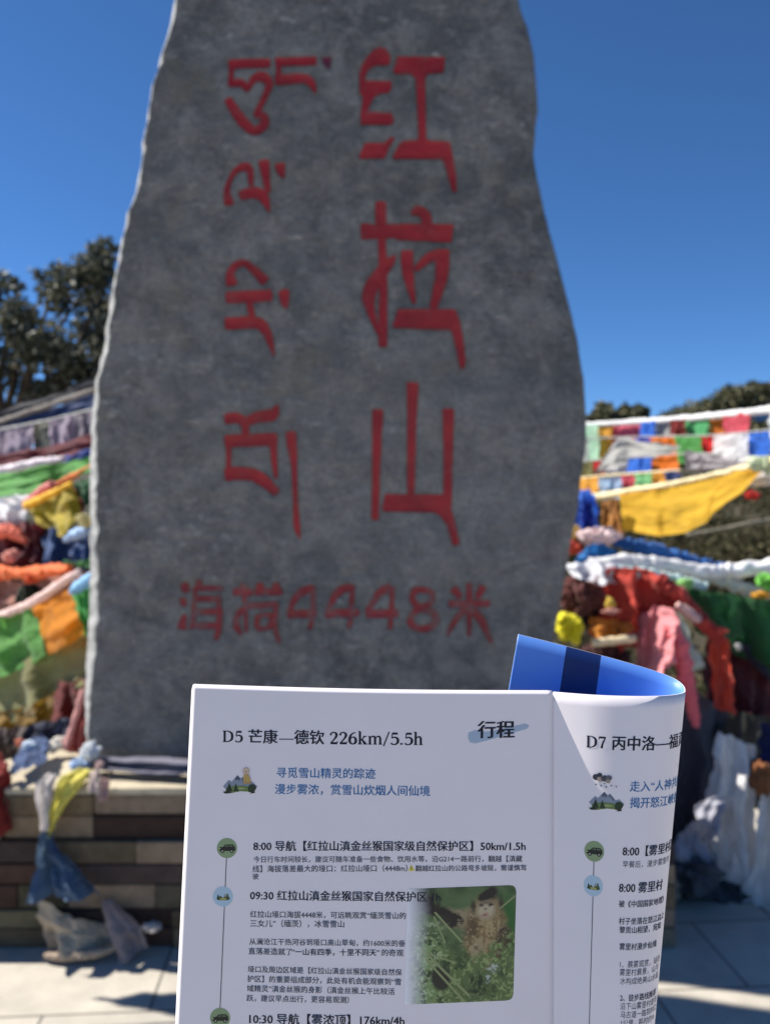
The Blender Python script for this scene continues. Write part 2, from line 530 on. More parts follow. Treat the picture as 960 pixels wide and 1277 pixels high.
# ------------------------------------------------------------------ plinth
def build_plinth():
    rng = random.Random(11)
    t = empty('stone_plinth', (-0.2, 3.4, 0), 'plinth of mixed brown stone courses with pale coping under the carved stone', 'plinth')
    wallm = attr_mat('plinth_stone', 0.85, 0.25, 14, 0.22)
    pal = [(0.19, 0.158, 0.11), (0.15, 0.132, 0.10), (0.11, 0.074, 0.056), (0.13, 0.12, 0.082), (0.21, 0.185, 0.145),
           (0.10, 0.078, 0.07), (0.17, 0.15, 0.125), (0.145, 0.122, 0.085), (0.24, 0.215, 0.175)]
    def blocks(name, rows, xl, xr, yf, yb, parent, first=None):
        bm = bmesh.new()
        G = 3.2
        cl = bm.loops.layers.color.new('Col')
        for (z0, z1) in rows:
            x = xl
            k = 0
            while x < xr - 0.02:
                w = rng.uniform(0.10, 0.42)
                if first and k == 0:
                    w = first
                if xr - x - w < 0.09:
                    w = xr - x
                g = 0.0006
                dy = rng.uniform(-0.010, 0.010)
                vs = [bm.verts.new((X, Y, Z)) for X in (x + g, x + w - g) for Y in (yf + dy, yb) for Z in (z0 + g, z1 - g)]
                q = [(0, 1, 3, 2), (4, 6, 7, 5), (0, 4, 5, 1), (2, 3, 7, 6), (1, 5, 7, 3), (0, 2, 6, 4)]
                c = rng.choice(pal)
                if first and k == 0:
                    c = (0.185, 0.155, 0.105)
                gy = sum(c) / 3
                c = tuple(0.68 * q + 0.32 * gy for q in c)
                s = rng.uniform(0.75, 1.15)
                fl = []
                for f in q:
                    ff = bm.faces.new([vs[i] for i in f])
                    fl.append(ff)
                    for lp in ff.loops:
                        lp[cl] = (min(.55, c[0] * s * G), min(.48, c[1] * s * G), min(.4, c[2] * s * G), 1)
                x += w
                k += 1
        bmesh.ops.bevel(bm, geom=bm.edges[:], offset=0.006, segments=2, profile=0.6, affect='EDGES')
        me = bpy.data.meshes.new(name)
        bm.to_mesh(me); bm.free()
        return under(new_obj(name, me, [wallm]), parent)
    # lower courses, upper courses, side returns
    blocks('lower_course', [(0.0, 0.066), (0.068, 0.130), (0.132, 0.214), (0.216, 0.284), (0.286, 0.362)], -2.0, 1.0, 2.90, 3.1, t)
    blocks('upper_course', [(0.364, 0.442), (0.444, 0.512)], -1.325, 1.0, 2.93, 3.1, t, 0.31)
    blocks('back_wall', [(0.0, 0.13), (0.132, 0.26), (0.262, 0.40), (0.402, 0.512)], -1.325, 1.0, 3.1, 4.2, t)
    # coping slab, flush with the courses
    cm = plain('coping_stone', (0.46, 0.40, 0.29), 0.8, 0.3, 0.2, 12)
    bm = bmesh.new()
    x = -1.327
    for w in (0.31, 0.62, 0.72, 0.68):
        bmesh.ops.create_cube(bm, size=1)
        vv = bm.verts[-8:]
        for v in vv:
            v.co = Vector((x + w / 2 + v.co.x * (w - 0.004), 3.575 + v.co.y * 1.29, 0.5245 + v.co.z * 0.022))
        x += w
    bmesh.ops.bevel(bm, geom=bm.edges[:], offset=0.004, segments=2, affect='EDGES')
    me = bpy.data.meshes.new('coping'); bm.to_mesh(me); bm.free()
    under(new_obj('coping', me, [cm]), t)
    # low ledge at the left, one block deep
    bm = bmesh.new()
    bmesh.ops.create_cube(bm, size=1)
    for v in bm.verts:
        v.co = Vector((-1.67 + v.co.x * 0.67, 3.45 + v.co.y * 1.12, 0.374 + v.co.z * 0.022))
    bmesh.ops.bevel(bm, geom=bm.edges[:], offset=0.003, segments=2, affect='EDGES')
    me = bpy.data.meshes.new('ledge'); bm.to_mesh(me); bm.free()
    under(new_obj('ledge', me, [cm]), t)
build_plinth()

# ------------------------------------------------------------------ the carved stone
YF = 3.20
LEFT = [(-330, 300), (-250, 276), (-150, 246), (-80, 228), (0, 215), (60, 203), (100, 191), (150, 183), (220, 174), (262, 160), (320, 150), (360, 140), (420, 133),
        (470, 122), (530, 116), (600, 114), (700, 114), (780, 112), (830, 110), (900, 107), (945, 109), (975, 112)]
RIGHT = [(-330, 520), (-260, 570), (-180, 606), (-100, 628), (-40, 642), (0, 650), (23, 660), (60, 667), (130, 671.5), (150, 668), (185, 665), (215, 670), (235, 674), (260, 680),
         (300, 690), (340, 701), (385, 712), (420, 720), (470, 728), (520, 731), (560, 730), (620, 722), (680, 712), (740, 702),
         (800, 692), (860, 681), (945, 672), (975, 670)]
LV = np.array([p[0] for p in LEFT], float); LU = np.array([p[1] for p in LEFT], float)
RV = np.array([p[0] for p in RIGHT], float); RU = np.array([p[1] for p in RIGHT], float)

def stone_front(x, z):
    """depth of the dressed front face"""
    y = YF + 0.022 * noise.noise((x * 1.3, 1.7, z * 1.3)) + 0.009 * noise.noise((x * 4, 5.1, z * 4)) \
        + 0.004 * noise.noise((x * 11, 9.1, z * 11)) + 0.0022 * abs(noise.noise((x * 24, 2.1, z * 24)))
    if GROOVE is not None:                        # cut letters
        u = CX + x * F / YF - GU0; v = CY - (z - EYE) * F / YF - GV0
        i, j = int(u), int(v)
        if 0 <= i < GROOVE.shape[1] - 1 and 0 <= j < GROOVE.shape[0] - 1:
            a, b = u - i, v - j
            g = GROOVE
            y += 0.006 * ((g[j, i] * (1 - a) + g[j, i + 1] * a) * (1 - b) + (g[j + 1, i] * (1 - a) + g[j + 1, i + 1] * a) * b)
    return y
GROOVE, GU0, GV0 = None, 190, 30

STONE = stone_mat()
EDGE = plain('sunlit_raw_edge', (0.33, 0.33, 0.32), 0.85, 0.25, 0.35, 30)  # broken rim, painted paler to strengthen the sunlight on the left bevel
monument = empty('monument_stone', (-0.19, 3.45, 0.55), 'tall grey standing stone carved with red Chinese and Tibetan characters', 'monument')
def build_stone():
    vrows = np.concatenate([np.linspace(-330, -20, 60), np.linspace(-17, 830, 340), np.linspace(834, 965, 36)])
    NFc, NS, NB = 270, 14, 30
    vs, loops = [], []
    for r, v in enumerate(vrows):
        z = EYE + (CY - v) / F * YF
        ul = np.interp(v, LV, LU); ur = np.interp(v, RV, RU)
        xl = (ul - CX) / F * YF; xr = (ur - CX) / F * (YF + 0.05)
        top = sstep(-120, -330, v)
        th = 0.25 * (1 - 0.3 * top)
        # chipped left arris: its inset and depth vary up the stone
        ch = 0.014 + 0.014 * noise.noise((0.3, 0.7, z * 3.1)) + 0.014 * noise.noise((4.3, 0.7, z * 11)) + 0.006 * noise.noise((4.3, 2.7, z * 34))
        ch = max(0.003, ch)
        cd = 0.17 + 0.03 * noise.noise((7, 2, z * 2))
        xlj = xl + 0.004 * noise.noise((3, 8, z * 9)) + 0.003 * noise.noise((3, 8, z * 30))
        xrj = xr + 0.004 * noise.noise((9, 8, z * 7)) + 0.0015 * noise.noise((9, 8, z * 25))
        row = []
        x0, x1 = xlj + ch, xrj - 0.028
        xlj = xlj * (YF + cd) / YF
        for i in range(NFc):
            s = i / (NFc - 1)
            x = x0 + (x1 - x0) * s
            row.append((x, stone_front(x, z) + 0.02 * max(0, (s - 0.93) / 0.07) ** 2, z))
        yr = row[-1][1]
        for k in range(1, NS):                       # rounded right edge and right flank
            a = k / (NS - 1)
            if a < 0.5:
                q = a / 0.5 * math.pi / 2
                row.append((x1 + 0.028 * math.sin(q), yr + 0.05 * (1 - math.cos(q)), z))
            else:
                row.append((xrj - 0.05 * (a - .5) + 0.006 * noise.noise((a * 5, z * 4, 1)), yr + 0.05 + (th - .05) * (a - .5) / .5, z))
        xb = row[-1][0]
        for k in range(1, NB):                       # rough back
            a = k / NB
            x = xb + (xlj + 0.05 - xb) * a
            row.append((x, YF + th + 0.03 * math.sin(a * math.pi) + 0.03 * noise.noise((x * 3, 0, z * 3)), z))
        row.append((xlj + 0.05, YF + th, z))
        m = 10
        yl0 = YF + cd
        for k in range(1, m + 1):                    # left flank
            a = k / m
            y = YF + th + (yl0 - YF - th) * a
            row.append((xlj + 0.05 * (1 - a) + 0.010 * noise.noise((y * 8, z * 5, 2)) * math.sin(a * math.pi), y, z))
        p0 = row[0]
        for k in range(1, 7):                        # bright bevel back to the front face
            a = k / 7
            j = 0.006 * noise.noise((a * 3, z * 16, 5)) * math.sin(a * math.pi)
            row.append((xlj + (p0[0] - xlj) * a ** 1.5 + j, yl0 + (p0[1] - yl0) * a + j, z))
        loops.append(len(row))
        vs.extend(row)
    n = loops[0]
    fs = []
    R = len(vrows)
    for r in range(R - 1):
        for i in range(n):
            j = (i + 1) % n
            fs.append((r * n + i, (r + 1) * n + i, (r + 1) * n + j, r * n + j))
    fs.append(tuple(range(n)))
    fs.append(tuple((R - 1) * n + i for i in range(n - 1, -1, -1)))
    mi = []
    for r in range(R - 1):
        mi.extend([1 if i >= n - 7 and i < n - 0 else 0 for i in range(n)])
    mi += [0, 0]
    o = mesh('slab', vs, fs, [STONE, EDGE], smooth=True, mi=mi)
    under(o, monument)

# ------------------------------------------------------------------ carved characters
RED = paint_mat('red_carving_paint', (0.31, 0.010, 0.013), 0.55, 0.8, 0.5)
RED_OLD = paint_mat('worn_red_carving_paint', (0.24, 0.012, 0.016), 0.48, 0.66, 0.75)
PURPLE = paint_mat('dark_red_carving_paint', (0.12, 0.008, 0.03), 0.5, 0.75, 0.5)

GLYPHS = []
def glyph(*a):
    GLYPHS.append(a)
def cut_groove():
    """depth map of all letters, in photo pixels on the face, softened at the rims"""
    g = np.zeros((820, 470), np.float32)
    for a in GLYPHS:
        bm = glyph_mesh(*a)
        for f in bm.faces:
            p = [(CX + w.co.x * F / YF - GU0, CY - (w.co.z - EYE) * F / YF - GV0) for w in f.verts]
            for k in range(1, len(p) - 1):
                (x0, y0), (x1, y1), (x2, y2) = p[0], p[k], p[k + 1]
                det = (y1 - y2) * (x0 - x2) + (x2 - x1) * (y0 - y2)
                if abs(det) < 1e-6:
                    continue
                xa, xb = int(max(0, min(x0, x1, x2))), int(min(469, max(x0, x1, x2))) + 1
                ya, yb = int(max(0, min(y0, y1, y2))), int(min(819, max(y0, y1, y2))) + 1
                X, Y = np.meshgrid(np.arange(xa, xb + 1), np.arange(ya, yb + 1))
                l0 = ((y1 - y2) * (X - x2) + (x2 - x1) * (Y - y2)) / det
                l1 = ((y2 - y0) * (X - x2) + (x0 - x2) * (Y - y2)) / det
                ins = (l0 >= -0.02) & (l1 >= -0.02) & (l0 + l1 <= 1.02)
                ok = (X < 470) & (Y < 820) & ins
                g[Y[ok], X[ok]] = 1
        bm.free()
    for _ in range(2):
        g = (np.roll(g, 1, 0) + g + np.roll(g, -1, 0)) / 3
        g = (np.roll(g, 1, 1) + g + np.roll(g, -1, 1)) / 3
    return g

def glyph_mesh(name, origin, scale, strokes, mat):
    ou, ov = origin
    bm = bmesh.new()
    for si, st in enumerate(strokes):
        off = 0.0042 + 0.0004 * si
        new = []
        def V(px, py):
            u = ou + px / scale; v = ov + py / scale
            x = (u - CX) / F * YF; z = EYE + (CY - v) / F * YF
            w = bm.verts.new((x, 0, z)); new.append(w)
            return w
        fcs = []
        if st[0] == 'P':
            pts = st[1]
            vv = [V(*p) for p in pts]
            for tri in geometry.tessellate_polygon([[Vector((p[0], p[1], 0)) for p in pts]]):
                try:
                    fcs.append(bm.faces.new([vv[i] for i in tri]))
                except ValueError:
                    pass
        else:
            pts, wd = st[1], st[2]
            if isinstance(wd, (int, float)):
                wd = [wd] * len(pts)
            s = crom([(p[0], p[1], w) for p, w in zip(pts, wd)], 8 * (len(pts) - 1) + 1)
            # blunt rounded ends
            a = s[0] + (s[0] - s[1]) / (np.linalg.norm((s[0] - s[1])[:2]) + 1e-6) * s[0][2] * 0.12; a[2] = s[0][2] * 0.7
            b = s[-1] + (s[-1] - s[-2]) / (np.linalg.norm((s[-1] - s[-2])[:2]) + 1e-6) * s[-1][2] * 0.12; b[2] = s[-1][2] * 0.7
            s = np.vstack([a, s, b])
            prev = None
            for i in range(len(s)):
                t = s[min(i + 1, len(s) - 1)][:2] - s[max(i - 1, 0)][:2]
                t = t / (np.linalg.norm(t) + 1e-6)
                nrm = np.array((-t[1], t[0]))
                h = max(2, s[i][2]) / 2
                h1 = h * (1 + 0.10 * noise.noise((i * 0.9, si * 3.1, ou)))
                h2 = h * (1 + 0.10 * noise.noise((i * 0.9, si * 5.7 + 9, ov)))
                cur = (V(*(s[i][:2] + nrm * h1)), V(*(s[i][:2] - nrm * h2)))
                if prev:
                    fcs.append(bm.faces.new((prev[0], cur[0], cur[1], prev[1])))
                prev = cur
        for w in new:
            w.co.y = off
    return bm

def glyph_build(name, origin, scale, strokes, mat):
    bm = glyph_mesh(name, origin, scale, strokes, mat)
    # refine so that the paint follows the stone's surface down into the cut
    bmesh.ops.triangulate(bm, faces=bm.faces[:])
    for _ in range(6):
        es = [e for e in bm.edges if e.calc_length() > 0.016]
        if not es:
            break
        bmesh.ops.subdivide_edges(bm, edges=es, cuts=1)
        bmesh.ops.triangulate(bm, faces=bm.faces[:])
    for v in bm.verts:
        v.co.y = stone_front(v.co.x, v.co.z) - v.co.y
    bmesh.ops.recalc_face_normals(bm, faces=bm.faces[:])
    me = bpy.data.meshes.new(name); bm.to_mesh(me); bm.free()
    me.polygons.foreach_set('use_smooth', [True] * len(me.polygons))
    o = new_obj(name, me, [mat])
    under(o, monument)
    return o

def s_(pts, w):
    return ('S', pts, w)
def p_(pts):
    return ('P', pts)

glyph('tibetan_letter', (270, 50), 6, [
    s_([(100, 182), (395, 178)], 72), s_([(118, 210), (104, 335)], 36), s_([(98, 330), (190, 332), (242, 385)], [58, 62, 40]),
    s_([(245, 370), (280, 300), (345, 278), (393, 322), (382, 385), (345, 470), (300, 555)], [30, 55, 78, 62, 46, 40, 42]),
    s_([(288, 560), (345, 572), (362, 612), (345, 655), (280, 685), (210, 630), (150, 550), (88, 455)], [50, 60, 68, 66, 66, 76, 72, 55])], RED)
glyph('tibetan_letter', (270, 50), 6, [
    s_([(448, 162), (740, 152)], 66), s_([(467, 180), (464, 300)], 36), s_([(448, 300), (640, 287), (705, 315), (742, 395)], [84, 68, 58, 16])], RED)
glyph('syllable_dot', (270, 50), 6, [p_([(785, 128), (860, 122), (852, 215), (835, 220), (800, 175)])], PURPLE)
glyph('tibetan_letter', (270, 190), 6, [
    s_([(100, 395), (82, 300), (105, 210), (150, 140), (215, 112), (250, 135), (262, 250)], [72, 50, 36, 42, 62, 50, 34]),
    s_([(183, 330), (280, 305), (350, 335), (398, 450)], [72, 82, 80, 12]),
    s_([(355, 68), (370, 180), (388, 300)], [78, 60, 34])], RED)
glyph('syllable_dot', (270, 190), 6, [p_([(436, 90), (510, 78), (512, 190), (500, 200), (455, 160)])], RED)
glyph('tibetan_letter', (270, 310), 6, [
    s_([(118, 272), (105, 200), (140, 135), (210, 112), (290, 170), (365, 248)], [86, 60, 52, 52, 60, 76]),
    s_([(82, 368), (408, 352)], 86), s_([(245, 400), (268, 505)], 46),
    s_([(72, 562), (300, 556), (370, 620), (402, 700), (432, 805)], [92, 86, 70, 44, 8])], RED)
glyph('syllable_dot', (270, 310), 6, [p_([(462, 325), (500, 305), (545, 312), (540, 430), (520, 455), (485, 420)])], RED)
glyph('tibetan_letter', (270, 490), 6, [
    s_([(72, 195), (160, 190), (212, 235), (220, 330)], [84, 76, 60, 50]), s_([(218, 220), (320, 180), (420, 160), (458, 82)], [60, 82, 86, 8]),
    s_([(72, 362), (442, 346)], 92), s_([(92, 380), (90, 560)], 36), s_([(422, 380), (432, 520), (445, 640)], [56, 40, 24]),
    s_([(72, 608), (240, 606), (340, 650), (448, 745)], [104, 92, 86, 60])], RED)
glyph('shad_stroke', (270, 490), 6, [s_([(553, 298), (566, 420), (580, 560), (590, 800), (600, 1000), (624, 1095)], [78, 66, 42, 36, 46, 8])], RED)
glyph('chinese_character', (430, 50), 6, [
    p_([(210, 75), (265, 50), (308, 66), (335, 110), (340, 160), (320, 188), (240, 186), (185, 212), (158, 255), (112, 255), (122, 198), (165, 130)]),
    p_([(108, 245), (158, 248), (152, 302), (346, 306), (350, 352), (328, 392), (258, 402), (215, 432), (182, 498), (180, 540), (348, 546), (370, 600), (342, 638), (120, 638), (120, 540), (135, 430), (110, 390)]),
    p_([(152, 775), (290, 775), (350, 722), (372, 735), (330, 810), (292, 888), (115, 892), (108, 870)]),
    p_([(395, 124), (748, 124), (736, 248), (612, 256), (597, 292), (606, 740), (640, 756), (782, 765), (802, 850), (830, 1000), (838, 1138), (802, 1132), (770, 1000), (735, 898), (718, 888), (362, 892), (358, 870), (400, 790), (430, 760), (545, 746), (552, 700), (530, 290), (490, 252), (372, 252), (362, 225)])], RED)
glyph('chinese_character', (430, 240), 5.553, [
    s_([(248, 68), (248, 210)], 74), s_([(122, 268), (360, 260)], [112, 96]), s_([(255, 300), (265, 600), (262, 1065)], [52, 56, 60]),
    s_([(350, 432), (300, 490), (212, 600), (165, 712), (182, 830), (238, 985)], [14, 70, 92, 92, 52, 30]),
    p_([(455, 130), (490, 90), (540, 95), (590, 140), (606, 214), (540, 214), (520, 165), (460, 155)]),
    p_([(375, 213), (752, 219), (736, 342), (352, 326)]),
    s_([(430, 408), (435, 540), (478, 765)], [84, 76, 26]), s_([(488, 532), (580, 450), (660, 420)], [38, 62, 62]),
    s_([(668, 405), (672, 560), (608, 815)], [112, 86, 50]),
    p_([(370, 808), (762, 808), (792, 880), (820, 1020), (838, 1170), (822, 1224), (798, 1212), (770, 1080), (740, 952), (332, 938), (332, 915)])], RED)
glyph('chinese_character', (440, 470), 5.806, [
    s_([(180, 242), (170, 600), (160, 1030)], [80, 58, 52]), s_([(432, 50), (425, 400), (420, 850)], [84, 62, 52]),
    s_([(690, 240), (690, 600), (685, 900)], [84, 64, 62]),
    p_([(235, 848), (650, 853), (712, 850), (712, 960), (740, 1060), (772, 1212), (722, 1222), (688, 1090), (640, 1012), (590, 982), (230, 976), (208, 960)])], RED)
O1 = (210, 715)
glyph('chinese_character', O1, 6.4, [
    s_([(118, 85), (135, 150)], 66), s_([(108, 205), (118, 265)], 50), s_([(122, 335), (100, 445)], [36, 76]),
    s_([(242, 60), (228, 130)], 48), s_([(205, 122), (432, 124)], 42), s_([(208, 205), (400, 207)], 46), s_([(185, 312), (425, 310)], 46),
    s_([(170, 422), (392, 422)], 50), s_([(205, 130), (188, 440)], 34), s_([(396, 180), (402, 400), (380, 530)], [30, 42, 34])], RED_OLD)
glyph('chinese_character', O1, 6.4, [
    s_([(520, 150), (660, 148)], 60), s_([(690, 152), (902, 150)], 52), s_([(592, 85), (612, 260), (622, 470)], [46, 34, 22]),
    s_([(640, 260), (560, 325), (542, 420), (582, 492)], [36, 50, 50, 26]), s_([(728, 85), (735, 150)], 56), s_([(850, 85), (872, 168)], 56),
    s_([(640, 262), (870, 250)], 44), s_([(760, 330), (822, 342), (806, 430), (722, 442), (708, 360), (770, 330)], 38),
    s_([(860, 250), (850, 420), (885, 555)], [32, 42, 24])], RED_OLD)
O2 = (345, 715)
glyph('numeral', O2, 7.11, [s_([(322, 125), (220, 170), (150, 250), (108, 365)], [62, 72, 52, 42]), s_([(104, 366), (345, 356)], 70), s_([(322, 130), (322, 360), (296, 492)], [42, 36, 38])], RED_OLD)
glyph('numeral', O2, 7.11, [s_([(652, 125), (560, 155), (490, 250), (458, 350)], [62, 72, 52, 44]), s_([(438, 362), (722, 346)], 70), s_([(668, 108), (660, 350), (645, 485)], [46, 36, 38])], RED_OLD)
O3 = (470, 715)
glyph('numeral', O3, 6.4, [s_([(102, 108), (30, 150), (-30, 225), (-72, 302)], [60, 62, 50, 42]), s_([(-84, 326), (162, 320)], 66), s_([(120, 115), (115, 320), (104, 445)], [40, 34, 36])], RED_OLD)
glyph('numeral', O3, 6.4, [s_([(365, 132), (438, 165), (425, 240), (345, 272), (285, 215), (300, 145), (368, 130)], 48), s_([(350, 280), (452, 320), (470, 392), (400, 440), (310, 436), (268, 385), (300, 312), (355, 280)], 54)], RED_OLD)
glyph('chinese_character', O3, 6.4, [
    s_([(612, 125), (662, 192)], [66, 46]), s_([(735, 85), (737, 300), (735, 500)], [46, 44, 30]), s_([(845, 108), (798, 195)], [60, 44]),
    s_([(578, 248), (892, 242)], 54), s_([(702, 285), (620, 385), (558, 500)], [52, 44, 14]), s_([(765, 292), (840, 392), (915, 560)], [54, 62, 16])], RED_OLD)

GROOVE = cut_groove()
build_stone()
for a in GLYPHS:
    glyph_build(*a)

# ------------------------------------------------------------------ cloth
SIDE = None
def T(p):
    """lines on either side of the stone run in depth: the end nearer the picture's right is nearer the viewer"""
    u, v, d = p[:3]
    if SIDE == 'R':
        d = d + 0.3 - (u - 720) * 0.0042
    elif SIDE == 'L':
        d = d + max(-0.05, (112 - u) * 0.0055)
    return W(u, v, d)
def patch(name, A, B, rgb, fold=0.02, freq=3.0, seed=0, nx=44, ny=22, rough=0.012, trans=0.35, sag=0.0, printed=False,
          parent=None, label=None, cat=None, group=None, along=True, wear=0.25):
    nx, ny = int(nx * 1.4), int(ny * 1.5)
    """a piece of cloth spanning edge A to edge B (photo points with a depth each), with folds"""
    a = crom([tuple(T(p)) for p in A], nx); b = crom([tuple(T(p)) for p in B], nx)
    rnd = random.Random(seed * 77 + 5)
    ph = [rnd.uniform(0, 6.28) for _ in range(4)]
    vs = []
    ln = np.linalg.norm(b - a, axis=1).mean() + 1e-6
    for j in range(ny):
        t = j / (ny - 1)
        for i in range(nx):
            s = i / (nx - 1)
            p = Vector(a[i] * (1 - t) + b[i] * t)
            q = s if along else t
            r = t if along else s
            env = 0.45 + 0.55 * r
            f = fold * env * (math.sin(freq * 6.28 * q + ph[0] + 1.1 * r) + 0.5 * math.sin(freq * 12.1 * q + ph[1] - 1.7 * r) + 0.3 * math.sin(freq * 19.3 * q + ph[2]))
            f += fold * 1.1 * noise.noise((s * 3 + seed, t * 3, seed * 1.7))
            n1 = noise.noise((s * 5 + seed * 1.3, t * 4 - s * 2, seed * 2.7)); n2 = noise.noise((s * 11 + t * 5, t * 9 + seed, seed * 0.7))
            f += fold * (0.45 * (0.25 - abs(n1)) + 0.16 * (0.22 - abs(n2)))
            w = Vector((noise.noise((s * 4 + 7, t * 4, seed)), 0, noise.noise((s * 4, t * 4 + 9, seed + 3)))) * rough * 1.4
            w += Vector((noise.noise((s * 13 + 7, t * 13, seed)), 0, noise.noise((s * 13, t * 13 + 9, seed + 3)))) * rough * 0.5
            p = p + w + Vector((0, -f, 0)) + Vector((0, 0, -sag * ln * math.sin(math.pi * s) * 1))
            vs.append(p)
    fs = [(j * nx + i, j * nx + i + 1, (j + 1) * nx + i + 1, (j + 1) * nx + i) for j in range(ny - 1) for i in range(nx - 1)]
    o = mesh(name, vs, fs, cloth_mat(tuple(rgb), trans, wear, printed), smooth=True)
    if parent:
        under(o, parent)
    if label:
        tag(o, label, cat or 'cloth', group)
    return o

def rope(name, P, rgb, r, seed=0, jitter=0.5, n=22, parent=None, label=None, cat=None, group=None, trans=0.15, squash=1.0, steps=None):
    """twisted cloth or cord; r in photo pixels at each point"""
    if isinstance(r, (int, float)):
        r = [r] * len(P)
    w = [tuple(T(p)) + (rr * T(p).y / F,) for p, rr in zip(P, r)]
    m = steps or max(24, 22 * (len(P) - 1))
    s = crom(w, m)
    vs, fs = tube_geo([x[:3] for x in s], [max(0.001, x[3]) for x in s], n, jitter, seed, squash)
    o = mesh(name, vs, fs, cloth_mat(tuple(rgb), trans), smooth=True)
    if parent:
        under(o, parent)
    if label:
        tag(o, label, cat or 'cloth', group)
    return o

def crumple(name, u, v, d, ru, rv, rgb, seed=0, amp=0.55, parent=None, label=None, cat=None, group=None, trans=0.2, rd=None):
    """a balled-up bundle of cloth"""
    bm = bmesh.new()
    bmesh.ops.create_icosphere(bm, subdivisions=5, radius=1)
    c = T((u, v, d))
    d = c.y
    a = ru * d / F; b = rv * d / F
    dd = rd if rd else (a + b) / 2
    rr = random.Random(seed * 13 + 1)
    axis = Vector((rr.uniform(-.7, .7), rr.uniform(-.5, .2), 1)).normalized()
    e1 = axis.orthogonal().normalized(); e2 = axis.cross(e1)
    m = rr.choice((4, 5, 6))
    for w in bm.verts:
        p = w.co.copy()
        k = noise.noise(p * 1.6 + Vector((seed * 3.1, 0, 0)))
        k2 = abs(noise.noise(p * 3.4 + Vector((0, seed * 2.3, 0))))
        k3 = abs(noise.noise(p * 7.5 + Vector((0, 0, seed * 1.3))))
        h = p.dot(axis)
        ph = math.atan2(p.dot(e2), p.dot(e1))
        s1 = abs(math.sin(m * 0.5 * ph + 2.6 * k + 1.4 * h))
        s2 = abs(math.sin(m * 1.1 * ph - 3.0 * k2 + 2.0 * h + seed))
        f = 0.78 + amp * (0.75 * k + 0.62 * (s1 - 0.5) + 0.30 * (s2 - 0.5) - 0.5 * k2 - 0.35 * k3)
        f *= 1 - 0.25 * max(0, h) ** 2                  # gathered towards the tie
        f = max(0.22, f * 1.12)
        w.co = Vector((c.x + p.x * a * f, c.y + p.y * dd * f, c.z + p.z * b * f))
    me = bpy.data.meshes.new(name)
    bm.to_mesh(me); bm.free()
    me.polygons.foreach_set('use_smooth', [True] * len(me.polygons))
    o = new_obj(name, me, [cloth_mat(tuple(rgb), trans)])
    if parent:
        under(o, parent)
    if label:
        tag(o, label, cat or 'cloth', group)
    return o

# palette
MINT = (185, 232, 200); AMBER = (240, 170, 60); PINK = (240, 105, 130); BLUE = (45, 110, 215); NAVY = (25, 50, 110); ORANGE = (245, 125, 20)
GREEN = (85, 165, 80); LIME = (95, 190, 60); RED = (215, 30, 35); WHITE = (235, 235, 235); ROSE = (215, 80, 95); GREY = (185, 185, 180)
DRED = (130, 35, 30); YEL = (250, 195, 50); CREAM = (240, 225, 180); MAROON = (90, 28, 32); MAUVE = (170, 155, 172); OLIVE = (120, 120, 70)
LBLUE = (150, 195, 240); DGREEN = (30, 78, 38); SLATE = (60, 62, 72); SALMON = (240, 130, 105)
GF = 'prayer flag lines'

def flag_line(label, cord, r, cordrgb, flags, seed, d_off=0.0, fold=0.012):
    """cord: photo points with depth; flags: (u0, u1, colour, drop px, slant px)"""
    c0 = T(cord[len(cord) // 2])
    t = empty('prayer_flag_line', c0, label, 'prayer flags', GF)
    rope('cord', cord, cordrgb, r, seed, 0.35, 12, parent=t)
    cs = sorted(cord)
    us = [c[0] for c in cs]; vv = [c[1] for c in cs]; dd = [c[2] for c in cs]
    for i, (u0, u1, rgb, drop, sl) in enumerate(flags):
        n = 3
        A, B = [], []
        for k in range(n):
            u = u0 + (u1 - u0) * k / (n - 1)
            v = np.interp(u, us, vv); d = np.interp(u, us, dd) + d_off + 0.03 * ((i * 7) % 5 - 2)
            A.append((u, v + 1, d))
            bow = 3 if k == 1 else 0
            B.append((u + sl, v + drop + bow, d - 0.05 + 0.02 * ((i * 3) % 4)))
        patch('flag', A, B, rgb, fold, 1.4, seed * 31 + i, 24, 16, 0.008, 0.45, parent=t, printed=(i % 2 == 0))
    return t

# ---- right of the stone: lines in the distance
SIDE = 'R'
flag_line('topmost flag line right of the stone hung from a thick white ribbon', [(690, 531, 5.6), (740, 529, 5.5), (850, 522, 5.3), (960, 511, 5.1), (1060, 498, 5.0)], [2, 3, 4, 5, 5], WHITE,
          [(722, 746, MINT, 62, 2), (746, 766, AMBER, 60, -3), (764, 800, PINK, 30, 0), (798, 816, BLUE, 34, 0), (814, 838, GREY, 38, 2), (836, 854, DRED, 18, 0), (854, 884, (95, 190, 120), 30, 0),
           (884, 904, (220, 120, 30), 30, 2), (902, 936, ROSE, 38, 0), (936, 962, (60, 130, 180), 10, 0), (958, 1000, WHITE, 40, 0), (1000, 1040, RED, 40, 0)], 1)
flag_line('bright flag line directly below the topmost one at the right', [(690, 548, 5.2), (790, 545, 5.15), (880, 543, 5.1), (960, 536, 4.9), (1060, 525, 4.8)], 1, GREY,
          [(700, 735, (205, 215, 205), 36, 0), (792, 810, (70, 90, 220), 16, 0), (808, 846, ORANGE, 26, 2), (842, 874, GREEN, 33, 2), (873, 893, RED, 33, 0), (890, 933, WHITE, 38, 0), (933, 958, BLUE, 36, 2), (956, 990, WHITE, 26, 0)], 2)
